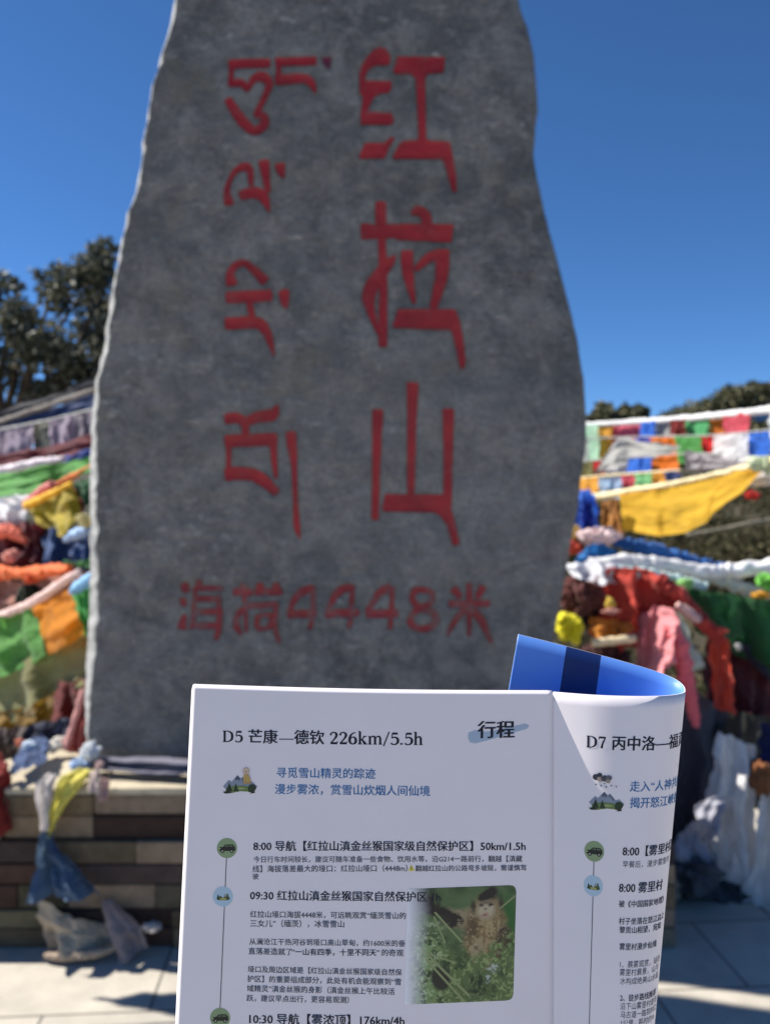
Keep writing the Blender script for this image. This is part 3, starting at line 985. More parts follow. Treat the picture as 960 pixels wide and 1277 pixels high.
flag_line('flag line with red, white, blue and orange squares under the grey cloth', [(690, 578, 5.0), (740, 574, 4.95), (845, 566, 4.85), (900, 566, 4.8)], 1, GREY,
          [(722, 740, OLIVE, 40, 0), (736, 754, RED, 26, 0), (752, 784, (225, 228, 240), 20, 0), (783, 812, BLUE, 28, -2), (811, 845, ORANGE, 32, 0)], 3)
flag_line('lowest short flag line of pale small flags above the yellow banner', [(690, 600, 4.75), (745, 594, 4.7), (850, 586, 4.6)], 1.4, CREAM,
          [(715, 746, AMBER, 18, 0), (745, 774, (165, 200, 235), 28, 3), (773, 792, ROSE, 24, 0), (792, 812, (120, 190, 130), 18, 0), (812, 830, AMBER, 14, 0), (828, 848, (60, 80, 140), 12, 0)], 4)
patch('grey_cloth', [(742, 588, 4.9), (770, 548, 4.95), (800, 550, 4.95), (848, 557, 4.9)], [(742, 592, 4.9), (770, 582, 4.9), (800, 575, 4.9), (848, 560, 4.9)], (190, 190, 185), 0.015, 2, 5, label='pale grey cloth pulled to a point between the flag lines at the right', group='draped cloths by the stone')
patch('mesh_cloth', [(852, 560, 4.75), (880, 566, 4.75), (932, 578, 4.7)], [(855, 588, 4.75), (885, 586, 4.75), (934, 580, 4.7)], (165, 160, 165), 0.01, 3, 6, label='grey speckled cloth triangle left of the yellow banner tip', group='draped cloths by the stone', printed=True)
yb = empty('prayer_banner', W(840, 600, 4.3), 'long bright yellow banner hanging from a cream cord right of the stone', 'banner')
patch('banner_cloth', [(772, 616, 4.38), (830, 607, 4.34), (890, 594, 4.28), (948, 581, 4.2)], [(778, 662, 4.34), (832, 668, 4.3), (880, 650, 4.26), (946, 590, 4.2)], (250, 198, 62), 0.02, 2.5, 7, 60, 26, 0.01, 0.6, parent=yb, wear=0.1)
rope('cord', [(690, 628, 4.5), (735, 621, 4.45), (830, 605, 4.34), (890, 592, 4.28), (948, 579, 4.2), (1040, 556, 4.1)], CREAM, [4, 4.5, 3.5, 3, 5, 4], 8, 0.5, parent=yb)
crumple('cloth_knot', 958, 578, 4.2, 24, 12, (215, 225, 190), 9, label='pale green white knotted cloth at the right end of the yellow banner', group='knotted cloths')
patch('white_cloth', [(905, 598, 4.35), (945, 588, 4.3), (985, 580, 4.3)], [(908, 612, 4.35), (940, 606, 4.3), (985, 604, 4.3)], (205, 205, 205), 0.02, 2, 10, label='small white cloth hanging under the yellow banner tip', group='draped cloths by the stone')
crumple('red_scrap', 938, 617, 4.5, 10, 6, (190, 40, 35), 11, label='small red cloth scrap in the scrub under the yellow banner', cat='scrap')
patch('orange_cloth', [(748, 625, 4.3), (768, 622, 4.3)], [(752, 672, 4.2), (778, 668, 4.25)], (170, 115, 50), 0.02, 2, 12, label='ochre cloth hanging between the blue wrapping and the yellow banner', group='draped cloths by the stone')
SIDE = None
# fallen branch on the bank
rope('dead_branch', [(856, 668, 6.2), (900, 660, 6.1), (940, 652, 6.0), (1000, 646, 6.0)], (120, 115, 100), [3, 2.5, 3, 3], 3, 0.3, label='grey dead branch lying on the bank under the yellow banner', cat='branch')
# ---- right of the stone: near bundles
bl = empty('silk_wrapping', W(728, 640, 3.9), 'upright bright blue silk wrapping close behind the right edge of the stone', 'wrapping')
patch('outer_silk', [(714, 616, 3.9), (728, 611, 3.88), (743, 618, 3.9)], [(708, 668, 3.9), (728, 672, 3.85), (750, 668, 3.9)], (70, 125, 225), 0.03, 1.5, 13, parent=bl)
patch('inner_silk', [(725, 624, 3.83), (737, 626, 3.83)], [(725, 668, 3.8), (741, 660, 3.8)], (20, 45, 140), 0.008, 1, 14, parent=bl)
crumple('cloth_knot', 748, 668, 3.8, 26, 13, (240, 215, 215), 15, 0.5, label='pink and white knotted cloth below the blue silk wrapping', group='knotted cloths')
crumple('cloth_knot', 716, 662, 3.85, 8, 10, (240, 205, 110), 16, 0.5, label='tiny cream yellow knot at the foot of the blue silk', group='knotted cloths')
crumple('cloth_knot', 718, 682, 3.85, 10, 10, (225, 95, 70), 17, 0.5, label='small orange red knot between stone and white cloth', group='knotted cloths')
patch('blue_cloth', [(722, 690, 3.75), (745, 676, 3.75), (770, 690, 3.75)], [(716, 703, 3.7), (745, 702, 3.7), (772, 704, 3.7)], (45, 120, 190), 0.02, 1, 18, label='small teal blue cloth tucked over the white bundle by the stone', group='draped cloths by the stone')
patch('white_cloth', [(704, 702, 3.68), (735, 700, 3.64), (775, 704, 3.66)], [(712, 716, 3.6), (740, 728, 3.56), (772, 728, 3.6)], (225, 228, 235), 0.03, 2, 19, label='white cloth corner poking out beside the right edge of the stone', group='draped cloths by the stone')
rope('twisted_cloth', [(765, 676, 3.8), (800, 683, 3.8), (850, 698, 3.8), (905, 710, 3.8), (950, 716, 3.8)], (35, 95, 165), [5, 9, 9, 6, 3], 20, 0.6, label='blue cloth twisted into a rope sloping away from the stone', group='twisted cloth ropes')
rope('twisted_cloth', [(735, 705, 3.7), (780, 700, 3.7), (830, 705, 3.7), (880, 712, 3.7), (930, 710, 3.7), (1000, 700, 3.7)], (238, 238, 240), [9, 9, 8, 8, 9, 9], 21, 0.38, label='long white cloth rope running right from the stone', group='twisted cloth ropes')
rope('twisted_cloth', [(770, 712, 3.65), (810, 716, 3.65), (850, 726, 3.65), (880, 732, 3.65)], (200, 225, 225), [6, 8, 7, 5], 22, 0.6, label='pale mint cloth rope just below the long white one', group='twisted cloth ropes')
rope('twisted_cloth', [(862, 718, 3.72), (900, 724, 3.72), (940, 738, 3.7), (990, 746, 3.7)], (225, 225, 215), [5, 7, 7, 7], 23, 0.7, label='cream cloth rope above the dark green flag', group='twisted cloth ropes')
crumple('cloth_knot', 955, 724, 3.6, 12, 12, (120, 200, 80), 24, label='lime green knotted cloth at the far right above the green flag', group='knotted cloths')
crumple('cloth_knot', 948, 742, 3.62, 12, 6, (235, 175, 50), 25, label='amber knotted cloth just under the lime green knot', group='knotted cloths')
crumple('cloth_knot', 852, 728, 3.6, 13, 8, (150, 205, 120), 26, label='light green knotted cloth above the red brown bundle', group='knotted cloths')
patch('red_cloth', [(742, 718, 3.6), (775, 706, 3.58), (815, 714, 3.56), (850, 742, 3.56)], [(735, 790, 3.7), (775, 812, 3.64), (815, 800, 3.62), (846, 782, 3.62)], (185, 62, 50), 0.07, 2.2, 27, 60, 34, 0.02, 0.2, label='large red brown cloth bundle draped right of the stone', group='draped cloths by the stone')
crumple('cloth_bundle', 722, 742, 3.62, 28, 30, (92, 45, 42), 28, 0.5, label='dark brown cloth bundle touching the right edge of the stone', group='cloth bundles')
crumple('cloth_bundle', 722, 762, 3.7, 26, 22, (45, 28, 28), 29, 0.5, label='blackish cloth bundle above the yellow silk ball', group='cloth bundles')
ball = crumple('silk_flower_ball', 710, 781, 3.5, 19, 21, (235, 225, 40), 30, 0.5, label='bright yellow silk flower ball at the right foot of the stone', cat='silk ball')
patch('amber_cloth', [(735, 768, 3.55), (760, 774, 3.55), (788, 775, 3.55)], [(740, 800, 3.5), (762, 798, 3.5), (785, 795, 3.5)], (215, 140, 50), 0.03, 1.5, 31, label='amber cloth in the gap below the red brown bundle', group='draped cloths by the stone')
crumple('cloth_knot', 761, 752, 3.5, 6, 8, (225, 200, 90), 32, label='tiny yellow knot on the red brown bundle', group='knotted cloths')
crumple('cloth_knot', 762, 762, 3.48, 11, 4, (225, 165, 150), 33, label='tiny pale pink scrap just under the yellow knot', group='knotted cloths')
rope('wooden_stick', [(738, 802, 3.46), (765, 799, 3.46), (792, 796, 3.46)], (235, 215, 175), [5, 5, 5], 34, 0.25, label='short pale stick end lying under the amber cloth', cat='stick')
crumple('cloth_bundle', 775, 792, 3.55, 13, 9, (195, 90, 75), 35, label='small salmon bundle right of the pale stick', group='cloth bundles')
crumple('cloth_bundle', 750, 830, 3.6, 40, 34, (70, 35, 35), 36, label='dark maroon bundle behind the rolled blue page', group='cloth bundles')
patch('pink_cloth', [(800, 764, 3.58), (815, 757, 3.5), (835, 760, 3.42), (848, 768, 3.36)], [(782, 856, 3.6), (800, 872, 3.5), (826, 836, 3.42), (850, 830, 3.34)], (232, 150, 155), 0.055, 1.6, 37, 56, 30, 0.014, 0.25, label='pale pink cloth hanging in folds above the rolled page', group='draped cloths by the stone')
rope('twisted_cloth', [(836, 780, 3.42), (848, 810, 3.42), (856, 845, 3.42), (862, 875, 3.42), (868, 905, 3.44)], (235, 110, 118), [9, 10, 9, 7, 5], 38, 0.5, label='pink cloth tail hanging right of the pink folds', group='twisted cloth ropes')
patch('pale_cloth', [(838, 764, 3.44), (850, 768, 3.44)], [(860, 836, 3.42), (878, 834, 3.42)], (190, 205, 195), 0.015, 1, 39, along=False, label='narrow pale mint strip hanging beside the pink tail', group='draped cloths by the stone')
rope('twisted_cloth', [(820, 722, 3.52), (845, 742, 3.5), (872, 772, 3.48), (900, 800, 3.48)], (185, 60, 50), [9, 10, 9, 7], 40, 0.6, label='red cloth roll slanting down over the green flag corner', group='twisted cloth ropes')
rope('twisted_cloth', [(844, 754, 3.44), (858, 764, 3.44), (872, 774, 3.44)], (240, 195, 185), [4, 6, 5], 41, 0.5, label='short pale pink roll lying on the red slanting roll', group='twisted cloth ropes')
patch('green_cloth', [(850, 732, 3.62), (900, 740, 3.6), (940, 746, 3.6), (1000, 756, 3.6)], [(872, 792, 3.66), (915, 812, 3.66), (950, 836, 3.66), (1000, 866, 3.66)], (36, 92, 48), 0.04, 2, 42, 60, 30, 0.014, 0.2, label='large dark green cloth sloping down at the right', group='draped cloths by the stone')
patch('red_cloth', [(882, 800, 3.6), (908, 798, 3.45)], [(892, 884, 3.56), (912, 888, 3.44)], (225, 80, 55), 0.03, 1.2, 43, label='narrow orange red cloth hanging below the green cloth', group='draped cloths by the stone')
crumple('cloth_knot', 898, 786, 3.46, 8, 6, (220, 90, 75), 44, label='small salmon knot above the orange red hanging cloth', group='knotted cloths')
crumple('cloth_knot', 921, 806, 3.5, 4, 5, (190, 190, 190), 45, label='tiny grey white knot under the green cloth', group='knotted cloths')
patch('maroon_cloth', [(880, 796, 3.74), (920, 812, 3.74), (960, 838, 3.74), (1010, 866, 3.74)], [(870, 900, 3.7), (910, 898, 3.7), (950, 905, 3.7), (1010, 915, 3.7)], (72, 26, 32), 0.05, 2, 46, 50, 26, 0.014, 0.15, label='dark maroon cloth hanging below the green one at the right', group='draped cloths by the stone')
patch('slate_cloth', [(925, 800, 3.68), (960, 815, 3.66), (1010, 845, 3.66)], [(930, 815, 3.68), (960, 850, 3.66), (1010, 872, 3.66)], (72, 74, 92), 0.03, 2, 47, label='slate blue cloth edge between the green and maroon cloths', group='draped cloths by the stone')
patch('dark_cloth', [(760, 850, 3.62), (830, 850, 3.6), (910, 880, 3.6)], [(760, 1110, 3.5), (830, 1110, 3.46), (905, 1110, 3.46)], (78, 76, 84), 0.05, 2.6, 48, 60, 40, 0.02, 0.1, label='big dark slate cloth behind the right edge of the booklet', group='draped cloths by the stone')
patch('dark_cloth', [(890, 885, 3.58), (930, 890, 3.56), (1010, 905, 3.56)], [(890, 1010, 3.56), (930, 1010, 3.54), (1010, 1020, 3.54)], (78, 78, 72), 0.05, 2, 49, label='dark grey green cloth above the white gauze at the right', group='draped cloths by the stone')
patch('gauze_cloth', [(900, 912, 3.36), (918, 922, 3.34), (944, 932, 3.34)], [(872, 1085, 3.34), (905, 1130, 3.28), (948, 1136, 3.3)], (232, 230, 228), 0.04, 2.0, 50, 60, 40, 0.02, 0.25, label='white gauze cloth hanging to the ground at the far right', group='draped cloths by the stone')
patch('gauze_cloth', [(950, 985, 3.3), (985, 960, 3.3), (1030, 940, 3.3)], [(925, 1125, 3.22), (965, 1142, 3.2), (1030, 1146, 3.2)], (230, 228, 224), 0.04, 2.2, 51, 60, 40, 0.02, 0.25, label='second white gauze cloth gathered at the right edge of the photo', group='draped cloths by the stone')
patch('gauze_cloth', [(880, 1000, 3.34), (905, 985, 3.3)], [(835, 1060, 3.3), (868, 1120, 3.26), ], (185, 186, 198), 0.03, 2, 52, along=False, label='bluish grey gauze fold left of the white gauze', group='draped cloths by the stone')
crumple('cloth_bundle', 948, 968, 3.28, 14, 26, (150, 95, 55), 53, 0.4, label='orange brown bundle tucked into the white gauze', group='cloth bundles')
patch('navy_cloth', [(945, 905, 3.3), (1000, 900, 3.3)], [(948, 955, 3.28), (1000, 960, 3.28)], (24, 34, 82), 0.03, 1.5, 54, label='navy cloth above the orange brown bundle at the right edge', group='draped cloths by the stone')
crumple('cloth_bundle', 862, 1092, 3.25, 34, 24, (88, 90, 95), 55, 0.6, label='grey cloth bundle on the ground by the booklet edge', group='cloth bundles')
crumple('cloth_bundle', 832, 1105, 3.2, 14, 18, (150, 145, 130), 56, 0.6, label='pale beige bundle on the ground half behind the booklet', group='cloth bundles')
crumple('cloth_bundle', 900, 1110, 3.3, 40, 16, (70, 72, 78), 57, 0.6, label='flat dark grey bundle on the ground under the gauze', group='cloth bundles')

# ---- left of the stone: lines in the shade behind
SIDE = 'L'
rope('old_rope', [(-60, 548, 4.9), (0, 526, 4.8), (60, 506, 4.7), (125, 484, 4.6), (200, 462, 4.6)], (120, 112, 105), 3.5, 60, 0.4, label='frayed tan rope sloping up to the stone under the tree', cat='rope')
patch('net_cloth', [(-40, 522, 5.0), (50, 496, 4.9), (140, 462, 4.8)], [(-40, 545, 5.0), (50, 512, 4.9), (140, 486, 4.8)], (52, 52, 58), 0.02, 3, 61, label='blackish netting cloth along the rope under the tree', group='draped cloths by the stone')
patch('navy_cloth', [(-30, 536, 4.9), (50, 512, 4.8), (130, 486, 4.7)], [(-30, 552, 4.9), (50, 532, 4.8), (130, 516, 4.7)], (28, 58, 110), 0.03, 2, 62, label='dark blue cloth strip under the tan rope', group='draped cloths by the stone')
flag_line('faded mauve and grey flag line in the shade left of the stone', [(-60, 552, 4.8), (0, 536, 4.7), (60, 524, 4.6), (125, 508, 4.5)], 1.5, GREY,
          [(-50, 0, MAUVE, 52, 0), (-2, 42, MAUVE, 50, 2), (40, 64, (120, 122, 108), 46, 3), (62, 92, MAUVE, 38, 2), (90, 124, (150, 140, 150), 44, 0)], 63, fold=0.025)
patch('maroon_cloth', [(-20, 570, 4.55), (32, 562, 4.5), (64, 556, 4.5), (122, 540, 4.4)], [(-20, 590, 4.5), (32, 582, 4.45), (64, 574, 4.45), (122, 566, 4.4)], (105, 25, 35), 0.03, 2, 64, label='maroon cloth edge beneath the mauve flags', group='draped cloths by the stone')
patch('blue_cloth', [(78, 572, 4.35), (122, 556, 4.3)], [(80, 580, 4.35), (122, 572, 4.3)], (70, 90, 165), 0.02, 2, 65, label='thin violet blue cloth above the green cloth left of the stone', group='draped cloths by the stone')
rope('twisted_cloth', [(-40, 598, 4.2), (10, 585, 4.2), (48, 577, 4.2), (80, 572, 4.2)], (238, 225, 232), [5, 5, 5, 3], 66, 0.6, label='white cloth rope lying on the green cloth at the left', group='twisted cloth ropes')
patch('green_cloth', [(-30, 596, 4.15), (50, 582, 4.1), (118, 567, 4.05)], [(-30, 624, 4.05), (40, 616, 4.0), (118, 588, 4.0)], (80, 150, 60), 0.04, 1.5, 67, 50, 22, 0.012, 0.3, label='grass green cloth stretched toward the stone at the left', group='draped cloths by the stone')
rope('twisted_cloth', [(58, 612, 4.0), (85, 597, 4.0), (118, 580, 4.0)], (225, 115, 45), [2, 3.5, 3.5], 68, 0.4, label='thin orange roll under the green cloth', group='twisted cloth ropes')
patch('white_cloth', [(-20, 618, 3.95), (12, 620, 3.93), (36, 612, 3.95)], [(-20, 648, 3.9), (14, 654, 3.88), (34, 642, 3.9)], (236, 236, 238), 0.05, 1.5, 69, label='crumpled white cloth at the left edge under the green cloth', group='draped cloths by the stone')
rope('twisted_cloth', [(33, 630, 3.9), (48, 617, 3.9), (66, 604, 3.92)], (225, 130, 130), [5, 6, 5], 70, 0.5, label='short dusty pink roll above the yellow flag', group='twisted cloth ropes')
yf = empty('yellow_flag', W(65, 635, 3.85), 'square yellow flag hanging by its top corner left of the stone', 'flag')
patch('flag_cloth', [(34, 632, 3.86), (62, 620, 3.85), (90, 605, 3.86)], [(52, 654, 3.84), (76, 670, 3.8), (101, 645, 3.84)], (170, 150, 25), 0.03, 1.3, 71, 40, 26, 0.008, 0.25, parent=yf)
rope('hem', [(33, 631, 3.84), (60, 618, 3.83), (90, 602, 3.84)], (250, 195, 40), [5, 4, 2.5], 72, 0.4, parent=yf)
patch('green_cloth', [(88, 604, 3.95), (120, 592, 3.95)], [(98, 632, 3.95), (120, 630, 3.95)], (35, 90, 50), 0.02, 1.5, 73, label='dark green cloth between yellow flag and stone', group='draped cloths by the stone')
patch('red_cloth', [(76, 612, 3.92), (92, 604, 3.92)], [(98, 640, 3.92), (106, 636, 3.92)], (150, 45, 40), 0.02, 1.5, 74, label='dull red strip along the right side of the yellow flag', group='draped cloths by the stone')
crumple('cloth_knot', 106, 648, 3.7, 10, 10, (240, 228, 165), 75, label='cream knot at the right corner of the yellow flag', group='knotted cloths')
rope('twisted_cloth', [(82, 674, 3.75), (95, 666, 3.75), (110, 661, 3.75)], (170, 200, 235), [3, 6, 5], 76, 0.5, label='light blue roll under the yellow flag corner', group='twisted cloth ropes')
patch('navy_cloth', [(40, 652, 3.95), (80, 660, 3.92), (122, 655, 3.9)], [(38, 715, 3.9), (80, 716, 3.88), (122, 712, 3.86)], (44, 76, 125), 0.06, 2, 77, 50, 30, 0.014, 0.2, label='steel blue cloth hanging below the yellow flag', group='draped cloths by the stone')
patch('green_cloth', [(80, 702, 3.72), (118, 698, 3.72)], [(82, 708, 3.72), (118, 708, 3.72)], (50, 115, 50), 0.01, 1, 78, label='sliver of green cloth under the steel blue cloth', group='draped cloths by the stone')
patch('maroon_cloth', [(-30, 642, 3.9), (20, 648, 3.88), (56, 655, 3.9)], [(-30, 716, 3.86), (20, 712, 3.84), (58, 706, 3.88)], (98, 28, 34), 0.08, 2.2, 79, 50, 30, 0.016, 0.2, label='dark crimson bundle at the left edge beside the steel blue cloth', group='draped cloths by the stone')
rope('twisted_cloth', [(-25, 668, 3.75), (2, 662, 3.74), (18, 664, 3.74), (32, 676, 3.76)], (235, 120, 95), [6, 7, 7, 3], 80, 0.6, label='salmon roll lying on the crimson bundle', group='twisted cloth ropes')
crumple('cloth_knot', 15, 693, 3.7, 13, 10, (240, 165, 150), 81, label='pale pink knot on the crimson bundle', group='knotted cloths')
rope('twisted_cloth', [(-40, 717, 3.65), (0, 713, 3.65), (28, 716, 3.63), (45, 715, 3.63), (88, 709, 3.65)], (245, 120, 55), [8, 8, 6, 8, 5], 82, 0.7, label='bright orange cloth rope crossing left of the stone', group='twisted cloth ropes')
crumple('cloth_knot', 40, 722, 3.6, 9, 6, (225, 95, 50), 83, label='orange red knot tied in the orange cloth rope', group='knotted cloths')
patch('peach_cloth', [(-30, 722, 3.75), (40, 724, 3.75), (118, 712, 3.75)], [(-30, 776, 3.75), (40, 766, 3.75), (118, 756, 3.75)], (165, 110, 92), 0.06, 2, 84, label='dusty peach cloth below the orange rope', group='draped cloths by the stone')
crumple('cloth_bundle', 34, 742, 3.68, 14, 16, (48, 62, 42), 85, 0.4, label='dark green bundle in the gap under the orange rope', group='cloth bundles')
pl = empty('prayer_flag_line', W(50, 770, 3.55), 'nearest flag line at the left with green and orange flags', 'prayer flags', GF)
rope('cord', [(-40, 782, 3.55), (0, 768, 3.52), (40, 752, 3.5), (82, 724, 3.5), (100, 712, 3.5)], (240, 205, 195), [4.5, 4.5, 5.5, 5, 3], 86, 0.4, parent=pl)
patch('flag', [(-30, 778, 3.54), (5, 768, 3.52), (43, 757, 3.5)], [(-30, 850, 3.5), (10, 842, 3.46), (61, 816, 3.48)], (110, 175, 85), 0.035, 1.5, 87, 40, 30, 0.01, 0.55, parent=pl, printed=True)
patch('flag', [(42, 757, 3.5), (65, 744, 3.48), (88, 733, 3.5)], [(60, 818, 3.46), (82, 806, 3.42), (107, 791, 3.46)], (255, 160, 25), 0.018, 1.2, 88, 40, 30, 0.006, 0.6, parent=pl, along=False)
patch('flag', [(88, 734, 3.52), (118, 720, 3.52)], [(107, 794, 3.5), (120, 785, 3.5)], (75, 175, 75), 0.02, 1.3, 89, 30, 24, 0.008, 0.4, parent=pl, printed=True)
rope('twisted_cloth', [(90, 738, 3.46), (102, 729, 3.46), (116, 720, 3.46)], (150, 205, 245), [4, 7, 6], 90, 0.5, label='light blue roll between orange flag and stone', group='twisted cloth ropes')
patch('olive_cloth', [(-30, 838, 3.62), (40, 816, 3.6), (120, 785, 3.58)], [(-30, 905, 3.62), (30, 896, 3.58), (70, 868, 3.58), (122, 850, 3.58)], (118, 116, 70), 0.045, 1.6, 91, 50, 30, 0.012, 0.2, label='broad olive cloth hanging below the green and orange flags', group='draped cloths by the stone')
patch('ochre_cloth', [(-30, 888, 3.58), (25, 882, 3.56), (75, 862, 3.56)], [(-30, 915, 3.58), (25, 915, 3.56), (75, 900, 3.56)], (125, 95, 25), 0.04, 2.5, 92, label='ochre brown cloth folds beneath the olive cloth', group='draped cloths by the stone')
patch('maroon_cloth', [(70, 852, 3.54), (122, 845, 3.52)], [(66, 905, 3.52), (122, 905, 3.5)], (110, 35, 32), 0.03, 1.5, 93, label='maroon cloth between the olive cloth and the stone', group='draped cloths by the stone')
SIDE = None
patch('navy_cloth', [(25, 908, 3.5), (100, 890, 3.46)], [(22, 932, 3.46), (92, 928, 3.42)], (34, 40, 66), 0.03, 2, 94, label='blackish navy cloth lying above the plinth corner', group='draped cloths by the stone')
patch('grey_cloth', [(-40, 905, 3.5), (34, 908, 3.46)], [(-40, 955, 3.4), (30, 948, 3.36)], (92, 82, 78), 0.05, 2, 95, label='grey brown cloth heap at the left edge behind the plinth', group='draped cloths by the stone')
rp = empty('leaning_cloth', W(95, 900, 3.35), 'dull red cloth with pink rim leaning on the left foot of the stone', 'cloth')
patch('cloth_face', [(103, 862, 3.36), (116, 862, 3.3)], [(82, 938, 3.3), (110, 940, 3.24)], (140, 62, 55), 0.015, 1, 96, parent=rp)
rope('rim', [(104, 860, 3.34), (94, 895, 3.31), (81, 936, 3.28)], (232, 170, 160), 3.5, 97, 0.3, parent=rp)
patch('blue_cloth', [(28, 925, 3.3), (50, 918, 3.32), (66, 924, 3.32)], [(12, 962, 2.98), (36, 958, 3.0), (58, 944, 3.1)], (70, 92, 135), 0.03, 1.5, 98, label='denim blue cloth lying over the left end of the plinth', group='draped cloths by the stone')
crumple('cloth_knot', 38, 930, 3.2, 10, 7, (215, 228, 240), 99, label='white knot lying on the denim blue cloth', group='knotted cloths')
crumple('cloth_knot', 25, 926, 3.25, 6, 5, (235, 150, 120), 100, label='small salmon knot left of the white knot', group='knotted cloths')
crumple('cloth_knot', 73, 927, 3.3, 10, 10, (240, 236, 225), 101, label='ivory knot on the plinth top beside the leaning red cloth', group='knotted cloths')
patch('red_cloth', [(-40, 944, 3.0), (14, 948, 2.98)], [(-40, 1044, 2.88), (10, 1040, 2.88)], (140, 48, 42), 0.05, 2, 102, label='brick red cloth hanging at the left edge beside the plinth end', group='draped cloths by the stone')
# ---- around the foot of the stone
patch('white_scarf', [(112, 942, 3.12), (180, 946, 3.08), (250, 948, 3.06), (330, 948, 3.06), (480, 950, 3.06)], [(112, 958, 3.08), (180, 966, 3.02), (250, 968, 3.0), (330, 970, 3.0), (480, 972, 3.0)], (120, 118, 132), 0.03, 3, 103, 70, 16, 0.008, 0.2, label='pale lilac scarf wound round the foot of the stone', cat='scarf', along=False)
crumple('cloth_knot', 112, 938, 3.1, 12, 14, (228, 232, 235), 104, 0.6, label='white scarf knot at the left foot of the stone', group='knotted cloths')
crumple('cloth_knot', 100, 954, 3.080, 12, 10, (185, 210, 240), 105, 0.6, label='light blue knot on the coping below the white scarf knot', group='knotted cloths')
patch('yellow_ribbon', [(100, 957, 3.050), (76, 970, 2.920), (66, 1000, 2.890), (57, 1044, 2.880)], [(116, 960, 3.030), (97, 986, 2.910), (76, 1012, 2.880), (62, 1047, 2.870)], (235, 225, 110), 0.016, 1.5, 106, 40, 14, 0.006, 0.35, along=False, label='lemon yellow ribbon hanging from the foot of the stone', cat='ribbon')
patch('white_ribbon', [(54, 966, 2.930), (47, 985, 2.890), (52, 1036, 2.880)], [(72, 964, 2.930), (66, 985, 2.880), (61, 1036, 2.870)], (215, 208, 205), 0.016, 1.5, 107, 40, 14, 0.006, 0.3, along=False, label='crumpled white ribbon hanging over the coping edge', cat='ribbon')
patch('pink_ribbon', [(112, 962, 2.940), (111, 985, 2.890)], [(124, 960, 2.940), (122, 992, 2.880)], (225, 205, 195), 0.01, 1, 108, 20, 12, 0.004, 0.3, label='short pale pink ribbon end beside the yellow ribbon', cat='ribbon', along=False)
patch('pink_ribbon', [(126, 966, 2.940), (124, 1000, 2.890)], [(138, 975, 2.940), (134, 1002, 2.880)], (205, 170, 160), 0.01, 1, 109, 20, 12, 0.004, 0.3, label='rightmost dusky pink ribbon end on the plinth front', cat='ribbon', along=False)
crumple('cloth_knot', 124, 954, 3.050, 6, 6, (235, 205, 195), 110, label='pale pink knot above the ribbon ends', group='knotted cloths')
patch('blue_scarf', [(51, 1036, 2.870), (46, 1085, 2.840), (37, 1122, 2.800)], [(60, 1042, 2.860), (92, 1088, 2.830), (124, 1120, 2.820)], (84, 108, 134), 0.03, 1.6, 111, 46, 46, 0.008, 0.25, label='steel blue scarf hanging in a fan from the yellow ribbon', cat='scarf', along=False)
patch('beige_scarf', [(47, 1118, 2.86), (78, 1138, 2.85), (104, 1148, 2.86), (138, 1156, 2.87)], [(58, 1190, 2.81), (80, 1196, 2.79), (110, 1194, 2.80), (144, 1186, 2.82)], (205, 186, 158), 0.022, 1.3, 112, 50, 34, 0.010, 0.25, label='beige scarf below the blue scarf trailing to the ground', cat='scarf', along=True)
patch('brown_scarf', [(126, 1122, 2.87), (136, 1165, 2.83), (148, 1206, 2.785)], [(136, 1124, 2.87), (172, 1154, 2.85), (186, 1180, 2.82)], (165, 148, 142), 0.018, 1.1, 113, 40, 30, 0.008, 0.25, label='grey brown scarf end hanging in front of the plinth', cat='scarf', along=False)
rope('twisted_cloth', [(56, 1192, 2.80), (75, 1194, 2.79), (100, 1192, 2.79), (126, 1188, 2.80), (144, 1182, 2.81)], (185, 165, 142), [3, 5, 6, 5, 3], 114, 0.35, label='dusty brown cloth roll on the paving at the foot of the plinth', group='twisted cloth ropes')
crumple('cloth_bundle', 190, 1157, 2.840, 13, 6, (205, 195, 185), 115, 0.5, label='white scrap on the plinth front left of the booklet', group='cloth bundles')

# ------------------------------------------------------------------ the booklet held before the stone
FD = 0.42                                    # distance of its top edge
ZT0, ZT1 = EYE - 216.5 / F * FD, EYE - 224.5 / F * FD
ZB = 1.13
TILT = 0.10
def left_edge_x(z):
    return (237 - CX) / F * FD - 0.027 * (ZT0 - z)
def crease_x(z):
    return (690 - CX) / F * FD - 0.0205 * (ZT1 - z)
def page_y(x, z):
    s = (x - left_edge_x(z)) / (crease_x(z) - left_edge_x(z))
    s = np.clip(s, 0, 1)
    return FD - TILT * (ZT1 - z) - 0.0045 * np.sin(math.pi * s)
def page_hit(u, v, off=0.0):
    """where a point of the front page lies, given where it shows in the photo"""
    u = np.asarray(u, float); v = np.asarray(v, float)
    y = np.full_like(u, FD)
    for _ in range(6):
        x = (u - CX) / F * y; z = EYE + (CY - v) / F * y
        y = page_y(x, z)
    x = (u - CX) / F * y; z = EYE + (CY - v) / F * y
    return np.stack([x, y - off, z], -1)

